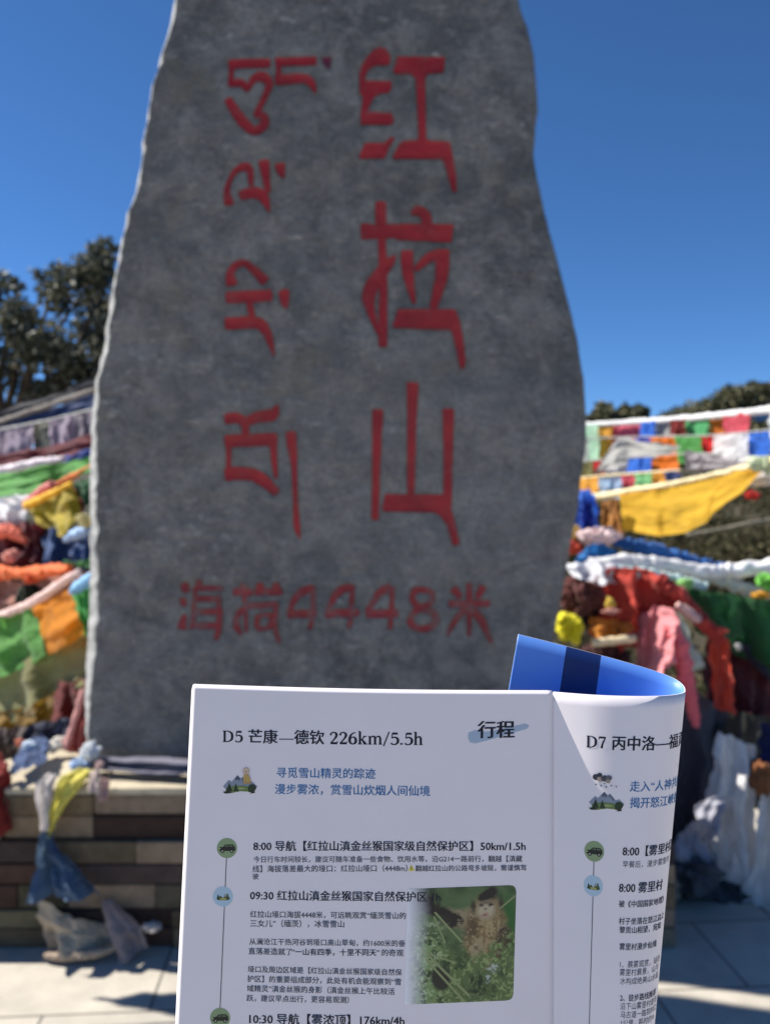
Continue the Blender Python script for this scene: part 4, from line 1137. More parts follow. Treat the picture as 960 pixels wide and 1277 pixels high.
# rolled page: plan curve, then rows
PLAN = [(.0840, .4200), (.0935, .4160), (.1030, .4127), (.1130, .4107), (.1240, .4098), (.1340, .4105), (.1430, .4135), (.1495, .4195), (.1510, .4265), (.1475, .4335), (.1380, .4385), (.1180, .4425), (.0940, .4457), (.0667, .4490)]
RC = crom(PLAN, 241)
RQ = np.concatenate([[0], np.cumsum(np.linalg.norm(np.diff(RC, axis=0), axis=1))])
IAP = int(np.argmax(RC[:, 0] / RC[:, 1]))
def shear(q):
    qa, qe = RQ[IAP], RQ[-1]
    return np.where(q < qa, 0.0205 + 0.112 * q / qa, 0.1325 + 0.06 * (q - qa) / (qe - qa))
def roll_top(q):
    f = np.clip((np.asarray(q, float) - RQ[IAP]) / (RQ[-1] - RQ[IAP]), 0, 1)
    return ZT1 + 0.0243 * f ** 0.85
def roll_pt(q, z, off=0.0):
    q = np.asarray(q, float); z = np.asarray(z, float)
    x = np.interp(q, RQ, RC[:, 0]); y = np.interp(q, RQ, RC[:, 1])
    e = 1e-4
    tx = np.interp(q + e, RQ, RC[:, 0]) - np.interp(q - e, RQ, RC[:, 0])
    ty = np.interp(q + e, RQ, RC[:, 1]) - np.interp(q - e, RQ, RC[:, 1])
    l = np.hypot(tx, ty) + 1e-12
    nx, ny = ty / l, -tx / l                 # outward (towards the viewer on the front)
    dz = ZT1 - z
    return np.stack([x - shear(q) * dz + nx * off, y - TILT * dz + ny * off, z], -1)
def roll_find(u, v):
    qs = np.linspace(0, RQ[IAP] * 0.985, 500)
    best = None
    z = EYE + (CY - v) / F * 0.405
    for _ in range(6):
        p = roll_pt(qs, np.full_like(qs, z))
        uu = CX + F * p[:, 0] / p[:, 1]
        i = int(np.argmin(abs(uu - u)))
        z = EYE + (CY - v) / F * p[i, 1]
    return qs[i], z

def paper_mat(name, rgb, spec=0.35, rough=0.45):
    m, nt, N, L, P = nodes_of(name)
    n = noise_node(N, L, 35, 3, 0.5)
    r = ramp(N, [(0.3, tuple(x * 0.97 for x in rgb)), (0.7, rgb)])
    L.new(n.outputs['Fac'], r.inputs[0]); L.new(r.outputs[0], P.inputs['Base Color'])
    P.inputs['Roughness'].default_value = rough
    P.inputs['Specular IOR Level'].default_value = spec
    n2 = noise_node(N, L, 45, 2, 0.5)
    bump(N, L, n2.outputs['Fac'], 0.05, 0.002, P)
    return m
PAPER = paper_mat('white_coated_paper', (0.80, 0.745, 0.76))
BLUEP = paper_mat('blue_printed_paper', (0.11, 0.27, 0.72))
NAVYP = paper_mat('navy_printed_paper', (0.006, 0.025, 0.12))
INK = plain('black_ink', (0.018, 0.018, 0.03), 0.6, 0.2, 0.05)
INKS = plain('soft_black_ink', (0.05, 0.05, 0.065), 0.6, 0.2, 0.05)
INKG = plain('grey_ink', (0.085, 0.085, 0.10), 0.6, 0.2, 0.05)
INKB = plain('teal_blue_ink', (0.05, 0.17, 0.38), 0.6, 0.2, 0.05)

booklet = empty('travel_booklet', (0.0, 0.41, ZB), 'white printed travel itinerary booklet held up in front of the stone', 'booklet')
def build_front():
    T = 0.0022
    ss = np.concatenate([np.linspace(0, 0.02, 9), np.linspace(0.03, 1, 60)])
    ts = np.concatenate([np.linspace(0, 0.008, 8), np.linspace(0.015, 1, 56)])
    nx, nz = len(ss), len(ts)
    front, back = [], []
    for t in ts:
        for s in ss:
            zt = ZT0 + (ZT1 - ZT0) * s
            c = 0.0018
            dx = s * 0.18
            if dx < c:                            # softly rounded outer corner
                zt -= c - math.sqrt(max(0, c * c - (c - dx) ** 2))
            z = zt + (ZB - zt) * t
            x = left_edge_x(z) + (crease_x(z) - left_edge_x(z)) * s
            y = float(page_y(x, z))
            ex = max(0, 1 - dx / 0.0028); ez = max(0, 1 - (zt - z) / 0.0016)
            y += 0.0036 * ex ** 2 + 0.0016 * ez ** 2     # edges roll back where the sheets are folded
            front.append((x, y, z)); back.append((x + 0.0004 * ex, y + T, z))
    n = nx * nz
    vs = front + back
    fs = []
    for j in range(nz - 1):
        for i in range(nx - 1):
            a = j * nx + i
            fs.append((a, a + nx, a + nx + 1, a + 1))
            fs.append((n + a, n + a + 1, n + a + nx + 1, n + a + nx))
    for i in range(nx - 1):
        fs.append((i, i + 1, n + i + 1, n + i))
        b = (nz - 1) * nx + i
        fs.append((b + 1, b, n + b, n + b + 1))
    for j in range(nz - 1):
        a = j * nx
        fs.append((a + nx, a, n + a, n + a + nx))
        b = j * nx + nx - 1
        fs.append((b, b + nx, n + b + nx, n + b))
    return under(mesh('front_page', vs, fs, PAPER, smooth=True), booklet)
def build_roll():
    T = 0.0006
    q = np.linspace(0, RQ[-1], 260)
    nz = 50
    vs_o, vs_i = [], []
    for j in range(nz):
        zt = roll_top(q)
        zz = zt + (ZB - zt) * (j / (nz - 1))
        vs_o.extend(map(tuple, roll_pt(q, zz, 0.0))); vs_i.extend(map(tuple, roll_pt(q, zz, -T)))
    m = len(q); n = m * nz
    fs, mi = [], []
    # navy stripe position on the inner side, counted back from the free edge
    qa = RQ[-1]
    def stripe(k):
        back = qa - (q[k] + q[k + 1]) / 2
        return 0.0265 < back < 0.0455
    for j in range(nz - 1):
        for k in range(m - 1):
            a = j * m + k
            fs.append((a, a + m, a + m + 1, a + 1)); mi.append(0)
            fs.append((n + a, n + a + 1, n + a + m + 1, n + a + m)); mi.append(2 if stripe(k) else 1)
    for k in range(m - 1):
        fs.append((k, k + 1, n + k + 1, n + k)); mi.append(0)
        b = (nz - 1) * m + k
        fs.append((b + 1, b, n + b, n + b + 1)); mi.append(0)
    for j in range(nz - 1):
        a = j * m; b = a + m - 1
        fs.append((a + m, a, n + a, n + a + m)); mi.append(0)
        fs.append((b, b + m, n + b + m, n + b)); mi.append(0)
    return under(mesh('rolled_page', vs_o + vs_i, fs, [PAPER, BLUEP, NAVYP], smooth=True, mi=mi), booklet)
front_page = build_front()
rolled_page = build_roll()

_fc = {}
def refine2d(v, f, most):
    bm = bmesh.new()
    bv = [bm.verts.new((p[0], p[1], 0)) for p in v]
    for q in f:
        try:
            bm.faces.new([bv[i] for i in q])
        except ValueError:
            pass
    for _ in range(4):
        es = [e for e in bm.edges if e.calc_length() > most]
        if not es:
            break
        bmesh.ops.subdivide_edges(bm, edges=es, cuts=1)
        bmesh.ops.triangulate(bm, faces=[q for q in bm.faces if len(q.verts) > 4])
    bm.verts.index_update()
    v2 = np.array([w.co[:2] for w in bm.verts])
    f2 = [tuple(w.index for w in q.verts) for q in bm.faces]
    bm.free()
    return v2, f2

# seriffed letters and figures for the headings: strokes of changing weight (x, y, width) in em
SERIF = {
 'D': (.74, [[(.14,.0,.10),(.14,.7,.10)],[(.03,.02,.035),(.26,.02,.035)],[(.03,.685,.035),(.26,.685,.035)],[(.14,.685,.03),(.36,.675,.04),(.57,.55,.09),(.61,.36,.115),(.57,.16,.09),(.36,.03,.04),(.14,.02,.03)]]),
 '5': (.55, [[(.15,.645,.085),(.46,.645,.085)],[(.15,.66,.04),(.125,.36,.04)],[(.125,.37,.03),(.28,.43,.05),(.44,.35,.09),(.47,.2,.11),(.4,.06,.07),(.25,.005,.04),(.12,.03,.05),(.09,.1,.08)]]),
 '2': (.55, [[(.09,.5,.09),(.13,.62,.06),(.27,.68,.045),(.41,.6,.09),(.42,.47,.1),(.3,.28,.06),(.1,.06,.045)],[(.07,.045,.085),(.47,.045,.085)],[(.455,.04,.03),(.485,.16,.03)]]),
 '6': (.55, [[(.45,.675,.03),(.28,.63,.05),(.14,.48,.085),(.09,.26,.11),(.13,.09,.09),(.27,.01,.04),(.41,.08,.09),(.455,.21,.105),(.41,.35,.08),(.28,.415,.04),(.13,.32,.03)]]),
 '7': (.52, [[(.06,.65,.08),(.48,.65,.08)],[(.075,.66,.03),(.055,.52,.03)],[(.46,.63,.045),(.31,.3,.075),(.24,.0,.11)]]),
 'k': (.58, [[(.14,.0,.09),(.14,.75,.09)],[(.03,.015,.03),(.26,.015,.03)],[(.04,.735,.03),(.14,.745,.03)],[(.15,.2,.035),(.43,.465,.035)],[(.25,.3,.06),(.36,.14,.095),(.47,.015,.095)],[(.33,.015,.03),(.57,.015,.03)],[(.33,.465,.03),(.53,.465,.03)]]),
 'm': (.90, [[(.14,.0,.09),(.14,.47,.09)],[(.44,.0,.09),(.44,.37,.09)],[(.74,.0,.09),(.74,.37,.09)],[(.15,.36,.03),(.28,.46,.05),(.4,.45,.07),(.44,.34,.09)],[(.45,.36,.03),(.58,.46,.05),(.7,.45,.07),(.74,.34,.09)],[(.03,.015,.03),(.25,.015,.03)],[(.34,.015,.03),(.54,.015,.03)],[(.64,.015,.03),(.85,.015,.03)],[(.04,.46,.03),(.14,.47,.03)]]),
 'h': (.60, [[(.14,.0,.09),(.14,.75,.09)],[(.44,.0,.09),(.44,.37,.09)],[(.15,.36,.03),(.28,.46,.05),(.4,.45,.07),(.44,.34,.09)],[(.03,.015,.03),(.25,.015,.03)],[(.34,.015,.03),(.55,.015,.03)],[(.04,.735,.03),(.14,.745,.03)]]),
 '/': (.40, [[(.03,-.1,.05),(.36,.74,.05)]]), '.': (.26, [[(.12,.0,.11),(.12,.09,.11)]]), ' ': (.27, [])}
def serif_geo(t):
    V, Fc = [], []
    x = 0
    for ch in t:
        w, strokes = SERIF[ch]
        for st in strokes:
            p = crom(st, max(2, 7 * (len(st) - 1) + 1) if len(st) > 2 else 3)
            o = len(V)
            for i in range(len(p)):
                d = p[min(i + 1, len(p) - 1)][:2] - p[max(i - 1, 0)][:2]
                d = d / (np.linalg.norm(d) + 1e-9)
                n = np.array((-d[1], d[0])) * (p[i][2] * 1.3 + 0.012) / 2
                V.append((x + p[i][0] + n[0], p[i][1] + n[1])); V.append((x + p[i][0] - n[0], p[i][1] - n[1]))
            Fc += [(o + 2 * i, o + 2 * i + 1, o + 2 * i + 3, o + 2 * i + 2) for i in range(len(p) - 1)]
        x += w
    return np.array(V), Fc

def text_geo(s, serif=False):
    key = (s, serif)
    if key not in _fc:
        if serif:
            v, f = serif_geo(s)
        else:
            c = bpy.data.curves.new('t', 'FONT')
            c.body = s
            c.resolution_u = 2
            o = bpy.data.objects.new('t', c)
            COL.objects.link(o)
            dg = bpy.context.evaluated_depsgraph_get()
            me = bpy.data.meshes.new_from_object(o.evaluated_get(dg))
            v = np.array([w.co[:2] for w in me.vertices])
            f = [tuple(p.vertices) for p in me.polygons]
            bpy.data.objects.remove(o); bpy.data.curves.remove(c); bpy.data.meshes.remove(me)
        _fc[key] = refine2d(v, f, 0.35)
    return _fc[key]

def weights(heavy):
    """bolder print: the same letter laid down again with a small shift"""
    if not heavy:
        return [(0, 0)]
    h = heavy / 2
    return [(-h, -h * 0.3), (0, 0), (h, h * 0.3)]

def put(name, P3, f, mat, page):
    o = mesh(name, P3, f, mat)
    under(o, page)
    return o

EM = {}
def text_left(s, u0, vb0, u1, vb1, mat, name='text_line', heavy=0.0, cls=None, serif=False):
    v, f = text_geo(s, serif)
    w = v[:, 0].max() - v[:, 0].min()
    k = (u1 - u0) / w
    P, Fs = [], []
    for ci, (dx, dy) in enumerate(weights(heavy)):
        a = (v[:, 0] - v[:, 0].min() + dx) / w
        u = u0 + a * (u1 - u0)
        vv = vb0 + a * (vb1 - vb0) - (v[:, 1] + dy) * k
        p = page_hit(u, vv, 0.00010 + 0.00002 * ci)
        Fs.extend([tuple(i + len(P) for i in q) for q in f])
        P.extend(map(tuple, p))
    if cls:
        EM[cls] = k * 0.413 / F
    return put(name, P, Fs, mat, front_page)

def text_right(s, u0, vb, em, mat, name='text_line', heavy=0.0, serif=False):
    v, f = text_geo(s, serif)
    q0, z0 = roll_find(u0, vb)
    P, Fs = [], []
    for ci, (dx, dy) in enumerate(weights(heavy)):
        q = q0 + (v[:, 0] - v[:, 0].min() + dx) * em
        z = z0 + (v[:, 1] + dy) * em
        p = roll_pt(q, z, 0.00012 + 0.00002 * ci)
        Fs.extend([tuple(i + len(P) for i in g) for g in f])
        P.extend(map(tuple, p))
    return put(name, P, Fs, mat, rolled_page)

HB, IB = 0.05, 0.045
text_left('D5', 278, 925.5, 303, 925.8, INK, 'heading', 0, 'hs', True)
text_left('芒康', 310, 925.6, 346, 926.2, INK, 'heading', HB, 'h1')
text_left('—', 348, 926.5, 366, 926.7, INK, 'heading')
text_left('德钦', 367, 926.6, 404, 927.2, INK, 'heading', HB)
text_left('226km/5.5h', 411, 928, 527, 929.3, INK, 'heading', 0, None, True)
text_left('行程', 596, 919, 641, 918.5, INK, 'heading', 0.07)
text_left('寻觅雪山精灵的踪迹', 345, 969, 468, 970.5, INKB, 'subheading', 0.03, 'sub')
text_left('漫步雾浓，赏雪山炊烟人间仙境', 343, 989.5, 536, 992, INKB, 'subheading', 0.03)
text_left('8:00 导航【红拉山滇金丝猴国家级自然保护区】50km/1.5h', 316, 1060.5, 655, 1060.5, INK, 'itinerary_heading', IB, 'it')
text_left('今日行车时间较长，建议可随车准备一些食物、饮用水等，沿G214一路前行，翻越【滇藏', 316, 1075.5, 651, 1074.5, INKG, heavy=0.03, cls='p')
text_left('线】海拔落差最大的垭口：红拉山垭口（4448m）', 315, 1087.5, 508, 1086.5, INKG, heavy=0.03)
text_left('翻越红拉山的公路弯多坡陡，需谨慎驾', 518, 1086.5, 656, 1085.5, INKG, heavy=0.03)
text_left('驶', 315, 1096.5, 322.5, 1096.5, INKG, heavy=0.03)
text_left('09:30 红拉山滇金丝猴国家自然保护区 1h', 312, 1122, 549, 1124, INK, 'itinerary_heading', IB)
text_left('红拉山垭口海拔4448米，可远眺观赏“缅茨雪山的', 312, 1144, 506, 1146, INKG, heavy=0.03)
text_left('三女儿”（缅茨），冰雪雪山', 312, 1155.5, 429, 1156.5, INKG, heavy=0.03)
text_left('从澜沧江干热河谷到垭口高山草甸，约1600米的垂', 311, 1178, 505, 1180.5, INKG, heavy=0.03)
text_left('直落差造就了', 310, 1190, 364, 1191, INKG, heavy=0.03)
text_left('“一山有四季，十里不同天”', 364, 1191, 473, 1192, INK, heavy=0.04)
text_left('的奇观', 476, 1192, 503, 1192.5, INKG, heavy=0.03)
text_left('垭口及周边区域是【红拉山滇金丝猴国家级自然保', 309, 1212.5, 501, 1216.5, INKG, heavy=0.03)
text_left('护区】的重要组成部分，此处有机会能观察到“雪', 308.5, 1224.5, 500, 1228.5, INKG, heavy=0.03)
text_left('域精灵”滇金丝猴的身影（滇金丝猴上午比较活', 308, 1236.5, 492, 1240.5, INKG, heavy=0.03)
text_left('跃，建议早点出行，更容易观测）', 307.5, 1248.5, 435, 1251, INKG, heavy=0.03)
text_left('10:30 导航【雾浓顶】176km/4h', 311, 1276.5, 504, 1279, INK, 'itinerary_heading', IB)

text_right('D7', 731, 932.0, EM['hs'], INK, 'heading', 0, True)
text_right('丙中洛—福贡', 763, 934.0, EM['h1'], INK, 'heading', HB)
text_right('走入“人神共居”的秘境', 785, 986.5, EM['sub'], INKB, 'subheading', 0.03)
text_right('揭开怒江峡谷的面纱', 785, 1007, EM['sub'], INKB, 'subheading', 0.03)
text_right('8:00【雾里村】', 776, 1067, EM['it'], INK, 'itinerary_heading', IB)
text_right('早餐后，漫步雾里村', 776, 1081.5, EM['p'], INKG)
text_right('8:00 雾里村', 771.5, 1112.5, EM['it'], INK, 'itinerary_heading', IB)
for i, (s, u, v, mt, bo) in enumerate([
        ('被《中国国家地理》', 771.5, 1131, INKS, .03), ('村子坐落在怒江边上', 771.5, 1152.5, INKS, .03), ('黎贡山相望，宛如', 772, 1163.5, INKS, .03),
        ('雾里村漫步仙境', 772, 1184.5, INKS, .03), ('1、晨雾观赏，站在', 772.5, 1206.5, INKG, 0), ('雾里村晨景，山与', 772.5, 1216.5, INKG, 0),
        ('水构成绝美山水画', 773, 1227.5, INKG, 0), ('2、徒步路线推荐', 773, 1248.5, INKS, .03), ('沿下山雾里村走到', 773, 1259, INKG, 0),
        ('马古道一路到村口', 773.5, 1269.5, INKG, 0), ('1公里，耗时约1h', 774, 1280, INKG, 0)]):
    text_right(s, u, v, EM['p'], mt, 'text_line', bo)

# ---- printed pictures and icons
def img_noise(X, Y, f, seed, octs=4):
    rng = np.random.default_rng(seed)
    out = np.zeros_like(X); amp = 1.0; tot = 0
    for o in range(octs):
        n = max(2, int(f * 2 ** o) + 2)
        g = rng.random((n + 1, n + 1))
        x = np.clip(X, 0, 0.999) * (n - 1); y = np.clip(Y, 0, 0.999) * (n - 1)
        i = x.astype(int); j = y.astype(int); fx = x - i; fy = y - j
        fx = fx * fx * (3 - 2 * fx); fy = fy * fy * (3 - 2 * fy)
        out += amp * ((g[j, i] * (1 - fx) + g[j, i + 1] * fx) * (1 - fy) + (g[j + 1, i] * (1 - fx) + g[j + 1, i + 1] * fx) * fy)
        tot += amp; amp *= 0.6
    return out / tot

def blend(C, mask, col):
    m = np.clip(mask, 0, 1)[..., None]
    return C * (1 - m) + np.array(col) * m
def ell(X, Y, cx, cy, rx, ry, soft=0.25, rot=0.0):
    c, s = math.cos(rot), math.sin(rot)
    a = ((X - cx) * c + (Y - cy) * s) / rx; b = (-(X - cx) * s + (Y - cy) * c) / ry
    return np.clip((1 - np.hypot(a, b)) / soft, 0, 1)
def seg(X, Y, x0, y0, x1, y1, w0, w1=None, soft=4):
    w1 = w0 if w1 is None else w1
    dx, dy = x1 - x0, y1 - y0
    t = np.clip(((X - x0) * dx + (Y - y0) * dy) / (dx * dx + dy * dy), 0, 1)
    d = np.hypot(X - x0 - t * dx, Y - y0 - t * dy)
    return np.clip(((w0 + (w1 - w0) * t) - d) / soft + 0.5, 0, 1)

def print_grid(name, U, Vv, C, keep, page_fn, page, mat):
    ny, nx = U.shape
    P = page_fn(U.ravel(), Vv.ravel())
    me = bpy.data.meshes.new(name)
    fs = [(j * nx + i, j * nx + i + 1, (j + 1) * nx + i + 1, (j + 1) * nx + i) for j in range(ny - 1) for i in range(nx - 1)
          if keep[j, i] and keep[j + 1, i + 1] and keep[j + 1, i] and keep[j, i + 1]]
    me.from_pydata(list(map(tuple, P)), [], fs)
    at = me.color_attributes.new('Col', 'FLOAT_COLOR', 'POINT')
    A = np.concatenate([C.reshape(-1, 3), np.ones((nx * ny, 1))], 1).astype(np.float32)
    at.data.foreach_set('color', A.ravel())
    o = new_obj(name, me, [mat])
    under(o, page)
    return o

PRINT = attr_mat('printed_picture', 0.45, 0.35)
def monkey_photo():
    nx, ny = 230, 270
    a, b = np.meshgrid(np.linspace(0, 1, nx), np.linspace(0, 1, ny))
    X = 255 + a * 520; Y = 285 + b * 580            # picture space (3.84 units per photo pixel)
    n1 = img_noise(a, b, 5, 1, 5); n2 = img_noise(a, b, 22, 2, 4); n3 = img_noise(a, b, 45, 3, 3)
    C = np.zeros((ny, nx, 3)) + np.array((0.095, 0.145, 0.055))
    C = blend(C, (n1 - 0.46) * 5, (0.036, 0.066, 0.024))
    C = blend(C, ell(X, Y, 540, 350, 160, 70, 0.8), (0.10, 0.16, 0.06))
    C = blend(C, ell(X, Y, 740, 470, 60, 190, 0.6), (0.03, 0.12, 0.025))
    C = blend(C, ell(X, Y, 330, 330, 110, 60, 0.7), (0.035, 0.05, 0.025))
    # monkey: arm, body, head, with a furry outline
    X0, Y0 = X, Y
    X1 = (X - 640) / 1.18 + 636; Y1 = (Y - 480) / 1.18 + 492
    X = X1 + (n3 - 0.5) * 34 + (n2 - 0.5) * 30; Y = Y1 + (n2 - 0.5) * 34 + (n1 - 0.5) * 30
    C = blend(C, seg(X, Y, 600, 470, 480, 455, 52, 34, 26), (0.30, 0.24, 0.13))
    C = blend(C, seg(X, Y, 500, 470, 385, 395, 32, 22, 16), (0.022, 0.017, 0.014))
    C = blend(C, seg(X, Y, 335, 400, 395, 385, 24, 22, 10), (0.014, 0.013, 0.012))
    C = blend(C, ell(X, Y, 632, 530, 100, 150, 0.25), (0.27, 0.185, 0.08))
    C = blend(C, ell(X, Y, 655, 500, 45, 90, 0.8), (0.40, 0.29, 0.13))
    C = blend(C, ell(X, Y, 575, 500, 42, 90, 0.7), (0.13, 0.085, 0.04))
    C = blend(C, ell(X, Y, 698, 570, 40, 100, 0.4, 0.12), (0.05, 0.034, 0.022))
    C = blend(C, ell(X, Y, 600, 590, 34, 60, 0.6), (0.34, 0.27, 0.15))
    C = blend(C, ell(X, Y, 632, 520, 105, 150, 0.3) * np.clip((n3 - 0.52) * 6, 0, 1) * 0.6, (0.42, 0.33, 0.17))
    C = blend(C, ell(X, Y, 632, 520, 105, 150, 0.3) * np.clip((0.45 - n3) * 6, 0, 1) * 0.7, (0.10, 0.065, 0.03))
    X = X1 + (n3 - 0.5) * 14; Y = Y1 + (n2 - 0.5) * 14
    C = blend(C, ell(X, Y, 632, 415, 66, 68, 0.4), (0.26, 0.19, 0.09))
    C = blend(C, ell(X, Y, 578, 410, 14, 34, 0.6) + ell(X, Y, 690, 405, 12, 34, 0.6), (0.06, 0.045, 0.03))
    C = blend(C, ell(X, Y, 630, 428, 44, 50, 0.45), (0.47, 0.39, 0.25))
    C = blend(C, ell(X, Y, 640, 366, 44, 26, 0.6) + seg(X, Y, 610, 378, 655, 344, 14, 16, 14), (0.022, 0.018, 0.015))
    C = blend(C, ell(X, Y, 632, 396, 40, 12, 0.9), (0.14, 0.10, 0.06))
    C = blend(C, ell(X, Y, 611, 408, 15, 11, 0.7) + ell(X, Y, 650, 407, 15, 11, 0.7), (0.035, 0.025, 0.02))
    C = blend(C, ell(X, Y, 629, 424, 9, 9, 0.9), (0.13, 0.08, 0.07))
    C = blend(C, ell(X, Y, 626, 450, 22, 13, 0.6), (0.40, 0.22, 0.17))
    C = blend(C, ell(X, Y, 626, 450, 13, 4, 0.8), (0.12, 0.06, 0.05))
    X, Y = X0, Y0
    # foliage in front
    low = np.clip((Y - (560 + 60 * np.sin(X / 70))) / 50, 0, 1) * np.clip((n2 - 0.34) * 6, 0, 1)
    C = blend(C, low, (0.11, 0.165, 0.05))
    C = blend(C, low * np.clip((n3 - 0.5) * 8, 0, 1), (0.26, 0.33, 0.12))
    lf = np.clip((470 - X) / 120, 0, 1) * np.clip((Y - 420) / 60, 0, 1)
    C = blend(C, lf * np.clip((n2 - 0.42) * 6, 0, 1) * 0.8, (0.26, 0.37, 0.15))
    C = blend(C, lf * np.clip((n3 - 0.60) * 9, 0, 1) * 0.8, (0.50, 0.58, 0.36))
    C = blend(C, ell(X, Y, 425, 740, 55, 75, 0.3, -0.3), (0.03, 0.03, 0.02))
    C = blend(C, ell(X, Y, 600, 780, 90, 90, 0.6) * np.clip((n2 - 0.4) * 6, 0, 1), (0.02, 0.035, 0.015))
    for (x0, y0, x1, y1, w) in [(385, 430, 440, 560, 4), (390, 410, 520, 560, 5), (330, 590, 560, 830, 6), (350, 640, 540, 860, 5), (700, 400, 770, 340, 4), (330, 600, 480, 660, 4)]:
        C = blend(C, seg(X, Y, x0, y0, x1, y1, w, w, 3), (0.26, 0.30, 0.13))
    C = blend(C, ell(X, Y, 675, 700, 40, 30, 0.5) * np.clip((n3 - 0.42) * 7, 0, 1), (0.42, 0.46, 0.38))
    C = blend(C, ell(X, Y, 650, 750, 18, 28, 0.5) * np.clip((n3 - 0.4) * 6, 0, 1), (0.45, 0.48, 0.42))
    # the print fades into the paper on its left side
    fade = np.clip(1 - (X - 258) / 110 - 0.25 * (n1 - 0.5), 0, 1) ** 1.2
    C = blend(C, fade, (0.84, 0.83, 0.86))
    U = 440 + X / 3.84 + (b - 0.5) * -4 * 1.0
    top = 1109 - 5 * a; bot = 1253.5 - 5.5 * a
    Vv = top + (bot - top) * b
    R = 0.055
    w_, h_ = 1.0, 1.12
    dx = np.maximum(0, R - (1 - a)); dy = np.maximum(np.maximum(0, R - b * h_), np.maximum(0, R - (1 - b) * h_))
    keep = np.hypot(dx, dy) <= R
    print_grid('printed_photo', U, Vv, C, keep, lambda u, v: page_hit(u, v, 0.00007), front_page, PRINT)
monkey_photo()

def poly_print(name, parts, page, fn):
    """flat printed shapes: list of (points in photo px, linear rgb)"""
    vs, fs, cols = [], [], []
    for k, (pts, c) in enumerate(parts):
        tri = [tuple(q) for q in geometry.tessellate_polygon([[Vector((p[0], p[1], 0)) for p in pts]])]
        v2, f2 = refine2d(pts, tri, 4.0)
        P = fn(v2[:, 0], v2[:, 1], 0.00008 + 0.000022 * k)
        o = len(vs)
        fs.extend([tuple(i + o for i in q) for q in f2])
        vs.extend(map(tuple, P)); cols.extend([c] * len(v2))
    me = bpy.data.meshes.new(name)
    me.from_pydata(vs, [], fs)
    at = me.color_attributes.new('Col', 'FLOAT_COLOR', 'POINT')
    at.data.foreach_set('color', np.array([(*c, 1) for c in cols], np.float32).ravel())
    o = new_obj(name, me, [PRINT])
    under(o, page)
    return o

def front_fn(u, v, off):
    return page_hit(u, v, off)
def roll_fn_factory(u0, v0):
    q0, z0 = roll_find(u0, v0)
    sc = 0.408 / F
    def fn(u, v, off):
        u = np.asarray(u, float); v = np.asarray(v, float)
        return roll_pt(q0 + (u - u0) * sc * 1.08, z0 - (v - v0) * sc, off)
    return fn
def disc(cx, cy, rx, ry=None, n=28):
    ry = ry or rx
    return [(cx + rx * math.cos(6.2832 * k / n), cy + ry * math.sin(6.2832 * k / n)) for k in range(n)]
SAGE = (0.24, 0.33, 0.17); SKYB = (0.42, 0.56, 0.66); DARK = (0.012, 0.016, 0.01)
def car_icon(cx, cy, page, fn, r=12.6):
    s = r / 12.6
    body = [(-10, 2), (-9, -1), (-5, -1.5), (-2, -4.5), (7, -4.8), (10, -2), (10.5, 2.5), (9, 3.6), (-9.5, 3.6)]
    T = lambda L: [(cx + x * s, cy + y * s) for x, y in L]
    parts = [(disc(cx, cy, r), SAGE), (T(body), DARK),
             (disc(cx - 5.5 * s, cy + 3.6 * s, 2.4 * s, None, 14), (0.005, 0.005, 0.005)), (disc(cx + 6 * s, cy + 3.6 * s, 2.4 * s, None, 14), (0.005, 0.005, 0.005)),
             (disc(cx - 5.5 * s, cy + 3.6 * s, 1.1 * s, None, 10), (0.4, 0.4, 0.36)), (disc(cx + 6 * s, cy + 3.6 * s, 1.1 * s, None, 10), (0.4, 0.4, 0.36)),
             (T([(-1.2, -3.6), (2, -3.8), (2, -1.6), (-3, -1.5)]), (0.10, 0.13, 0.08)), (T([(3, -3.8), (6.5, -3.8), (8.4, -1.7), (3, -1.6)]), (0.10, 0.13, 0.08)),
             (T([(-9.8, 0.2), (-8, 0), (-8, 1.2), (-9.9, 1.4)]), (0.5, 0.5, 0.3))]
    return poly_print('car_icon', parts, page, fn)
def scenic_icon(cx, cy, page, fn, r=12.6):
    T = lambda L: [(cx + x, cy + y) for x, y in L]
    parts = [(disc(cx, cy, r), SKYB), (T([(-8, 3.5), (-6, -3), (-4.5, 0), (-2.5, -1), (0, 2), (3, -2), (6, -4), (7, -1), (9, 3), (6, 4.6), (-5, 4.6)]), (0.05, 0.09, 0.035)),
             (T([(-4, 2), (3, 1.5), (5, 4), (-3, 4.2)]), (0.42, 0.36, 0.10)), (T([(1, -2), (4, -3.6), (5.4, -1), (3, 0.5)]), (0.30, 0.32, 0.30)), (T([(-7, -1), (-5.8, -3), (-5, 3), (-7.4, 3)]), (0.02, 0.05, 0.02))]
    return poly_print('scenic_icon', parts, page, fn)
